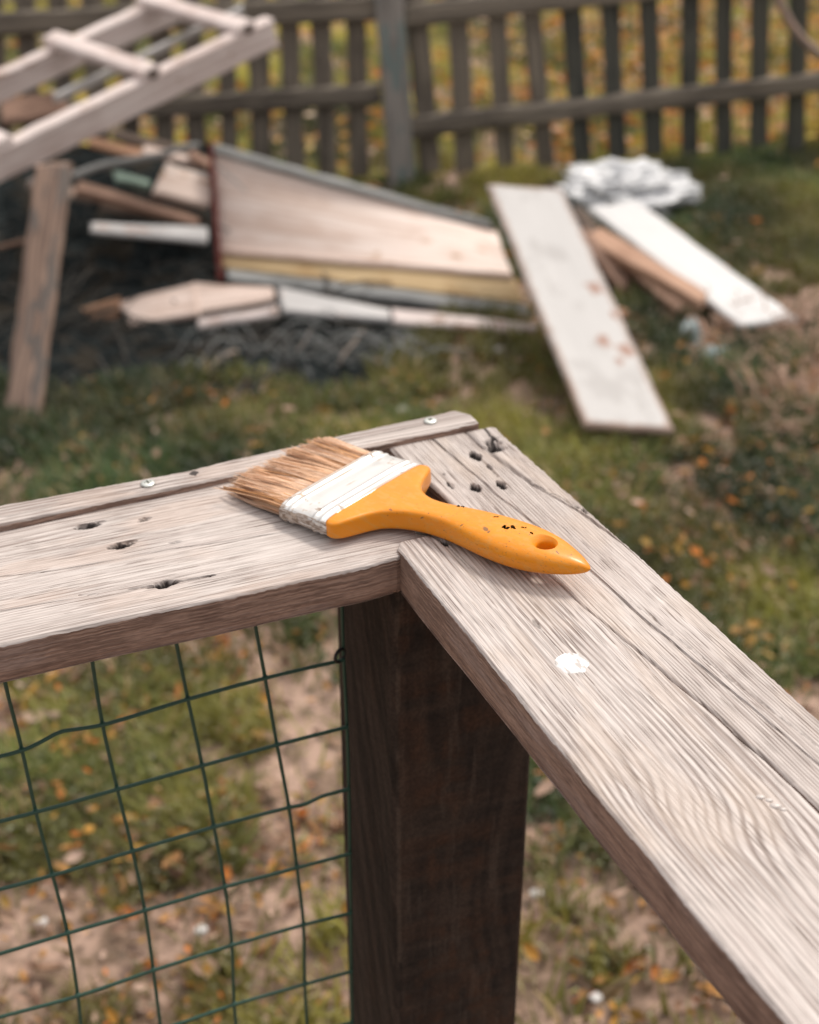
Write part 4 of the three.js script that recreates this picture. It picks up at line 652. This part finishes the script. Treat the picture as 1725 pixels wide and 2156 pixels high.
{
  const R = rngOf(66), L = [];
  for (let q = 0; q < 560; q++) {
    const px = 1470 + 380 * Math.pow(R(), 0.8), py = 655 + 290 * R(), p = atY(px, py, 0.005); if (p.x < 0.78 + 0.14 * R()) continue;
    const a = R() * 6.28, h = (0.03 + 0.075 * R()) * (0.6 + 0.8 * vn(p.x * 6, p.z * 6, 67)), l = 0.02 + 0.07 * R();
    L.push(tube([p, p.clone().add(V3(Math.cos(a) * l * 0.35, h * 0.65, Math.sin(a) * l * 0.35)), p.clone().add(V3(Math.cos(a) * l, h * (0.75 + 0.3 * R()), Math.sin(a) * l))], 0.0011 + 0.0016 * R(), 5, 4));
  }
  const m = solo('dry_grass', mergeGeometries(L), new THREE.MeshStandardMaterial({ color: new THREE.Color(0.52, 0.35, 0.26), roughness: 0.85 }), 'clump of dry pinkish brown stalks at the right edge beyond the white planks', 'dry grass'); m.userData.kind = 'stuff';
}
// crumpled bag and rag, chips
function crumple(px, py, z, sx, sy, sz, seed, mat, name, label, cat) {
  const g = mergeVertices(new THREE.IcosahedronGeometry(1, 24).deleteAttribute('normal').deleteAttribute('uv')), p = g.attributes.position, c = atZ(px, py, z);
  for (let i = 0; i < p.count; i++) {
    const v = V3().fromBufferAttribute(p, i); const n = fbm(v.x * 2.2 + 9, v.y * 2.2 + v.z * 1.7 + 9, seed, 2), r = Math.abs(fbm(v.x * 4 + v.z * 2, v.y * 4 - v.z * 3, seed + 4, 3) - 0.5) * 2, q = Math.abs(fbm(v.x * 9 + v.z * 5, v.y * 8 - v.z * 6, seed + 8, 2) - 0.5) * 2;
    const k = 0.62 + 0.6 * n - 0.42 * r - 0.07 * q; p.setXYZ(i, c.x + v.x * k * sx, Math.max(0.004, c.y + v.y * k * sy), c.z + v.z * k * sz);
  }
  g.computeVertexNormals(); g.setAttribute('uv', new THREE.Float32BufferAttribute(new Float32Array(p.count * 2), 2));
  return solo(name, g, mat, label, cat);
}
crumple(1312, 408, 4.75, 0.30, 0.115, 0.2, 801, new THREE.MeshPhysicalMaterial({ color: new THREE.Color(0.80, 0.81, 0.82), roughness: 0.4, transmission: 0.2, thickness: 0, side: THREE.DoubleSide }), 'plastic_bag', 'crumpled white plastic bag lying behind the bright white board', 'plastic bag');
crumple(1502, 764, 3.5, 0.058, 0.05, 0.05, 807, new THREE.MeshStandardMaterial({ color: new THREE.Color(0.36, 0.43, 0.44), roughness: 0.5, side: THREE.DoubleSide }), 'plastic_scrap', 'grey blue plastic scrap on the ground, larger lower one', 'plastic scrap');
crumple(1454, 712, 3.62, 0.035, 0.06, 0.04, 809, new THREE.MeshStandardMaterial({ color: new THREE.Color(0.36, 0.42, 0.42), roughness: 0.5, side: THREE.DoubleSide }), 'plastic_scrap', 'small grey plastic scrap beside the end of the dark timber', 'plastic scrap');
{
  const chipMat = new THREE.MeshStandardMaterial({ color: new THREE.Color(0.55, 0.53, 0.51), roughness: 0.6, side: THREE.DoubleSide });
  [[425, 1958, 0.011, 'white chip on the ground seen through the lower middle of the wire mesh'], [87, 1940, 0.010, 'white chip on the ground seen through the wire mesh near the left edge'], [1255, 2100, 0.010, 'pale chip on the ground below the right-hand rail'], [1046, 735, 0.017, 'white chip on the grass left of the wide white plank'], [852, 862, 0.02, 'pale pinkish chip on the grass above the back of the railing'], [1212, 1157, 0.016, 'pale chip in the grass just right of the railing corner'], [1130, 1880, 0.012, 'white chip on the ground close to the right side of the post']].forEach(([x, y, r, label], i) => {
    const g = new THREE.IcosahedronGeometry(r * 0.72, 2), p = g.attributes.position; for (let k = 0; k < p.count; k++) { const f = 0.7 + 0.6 * vn(p.getX(k) / r * 2.2 + 7, p.getY(k) / r * 2.2 + p.getZ(k) / r * 1.4 + 7, 820 + i); p.setXYZ(k, p.getX(k) * f * 1.2, p.getY(k) * f * 0.55, p.getZ(k) * f); }
    g.computeVertexNormals(); const c = atY(x, y, 0.025); g.translate(c.x, c.y, c.z); solo('white_chip', g, chipMat, label, 'chip');
  });
}
renderer.render(scene, camera);
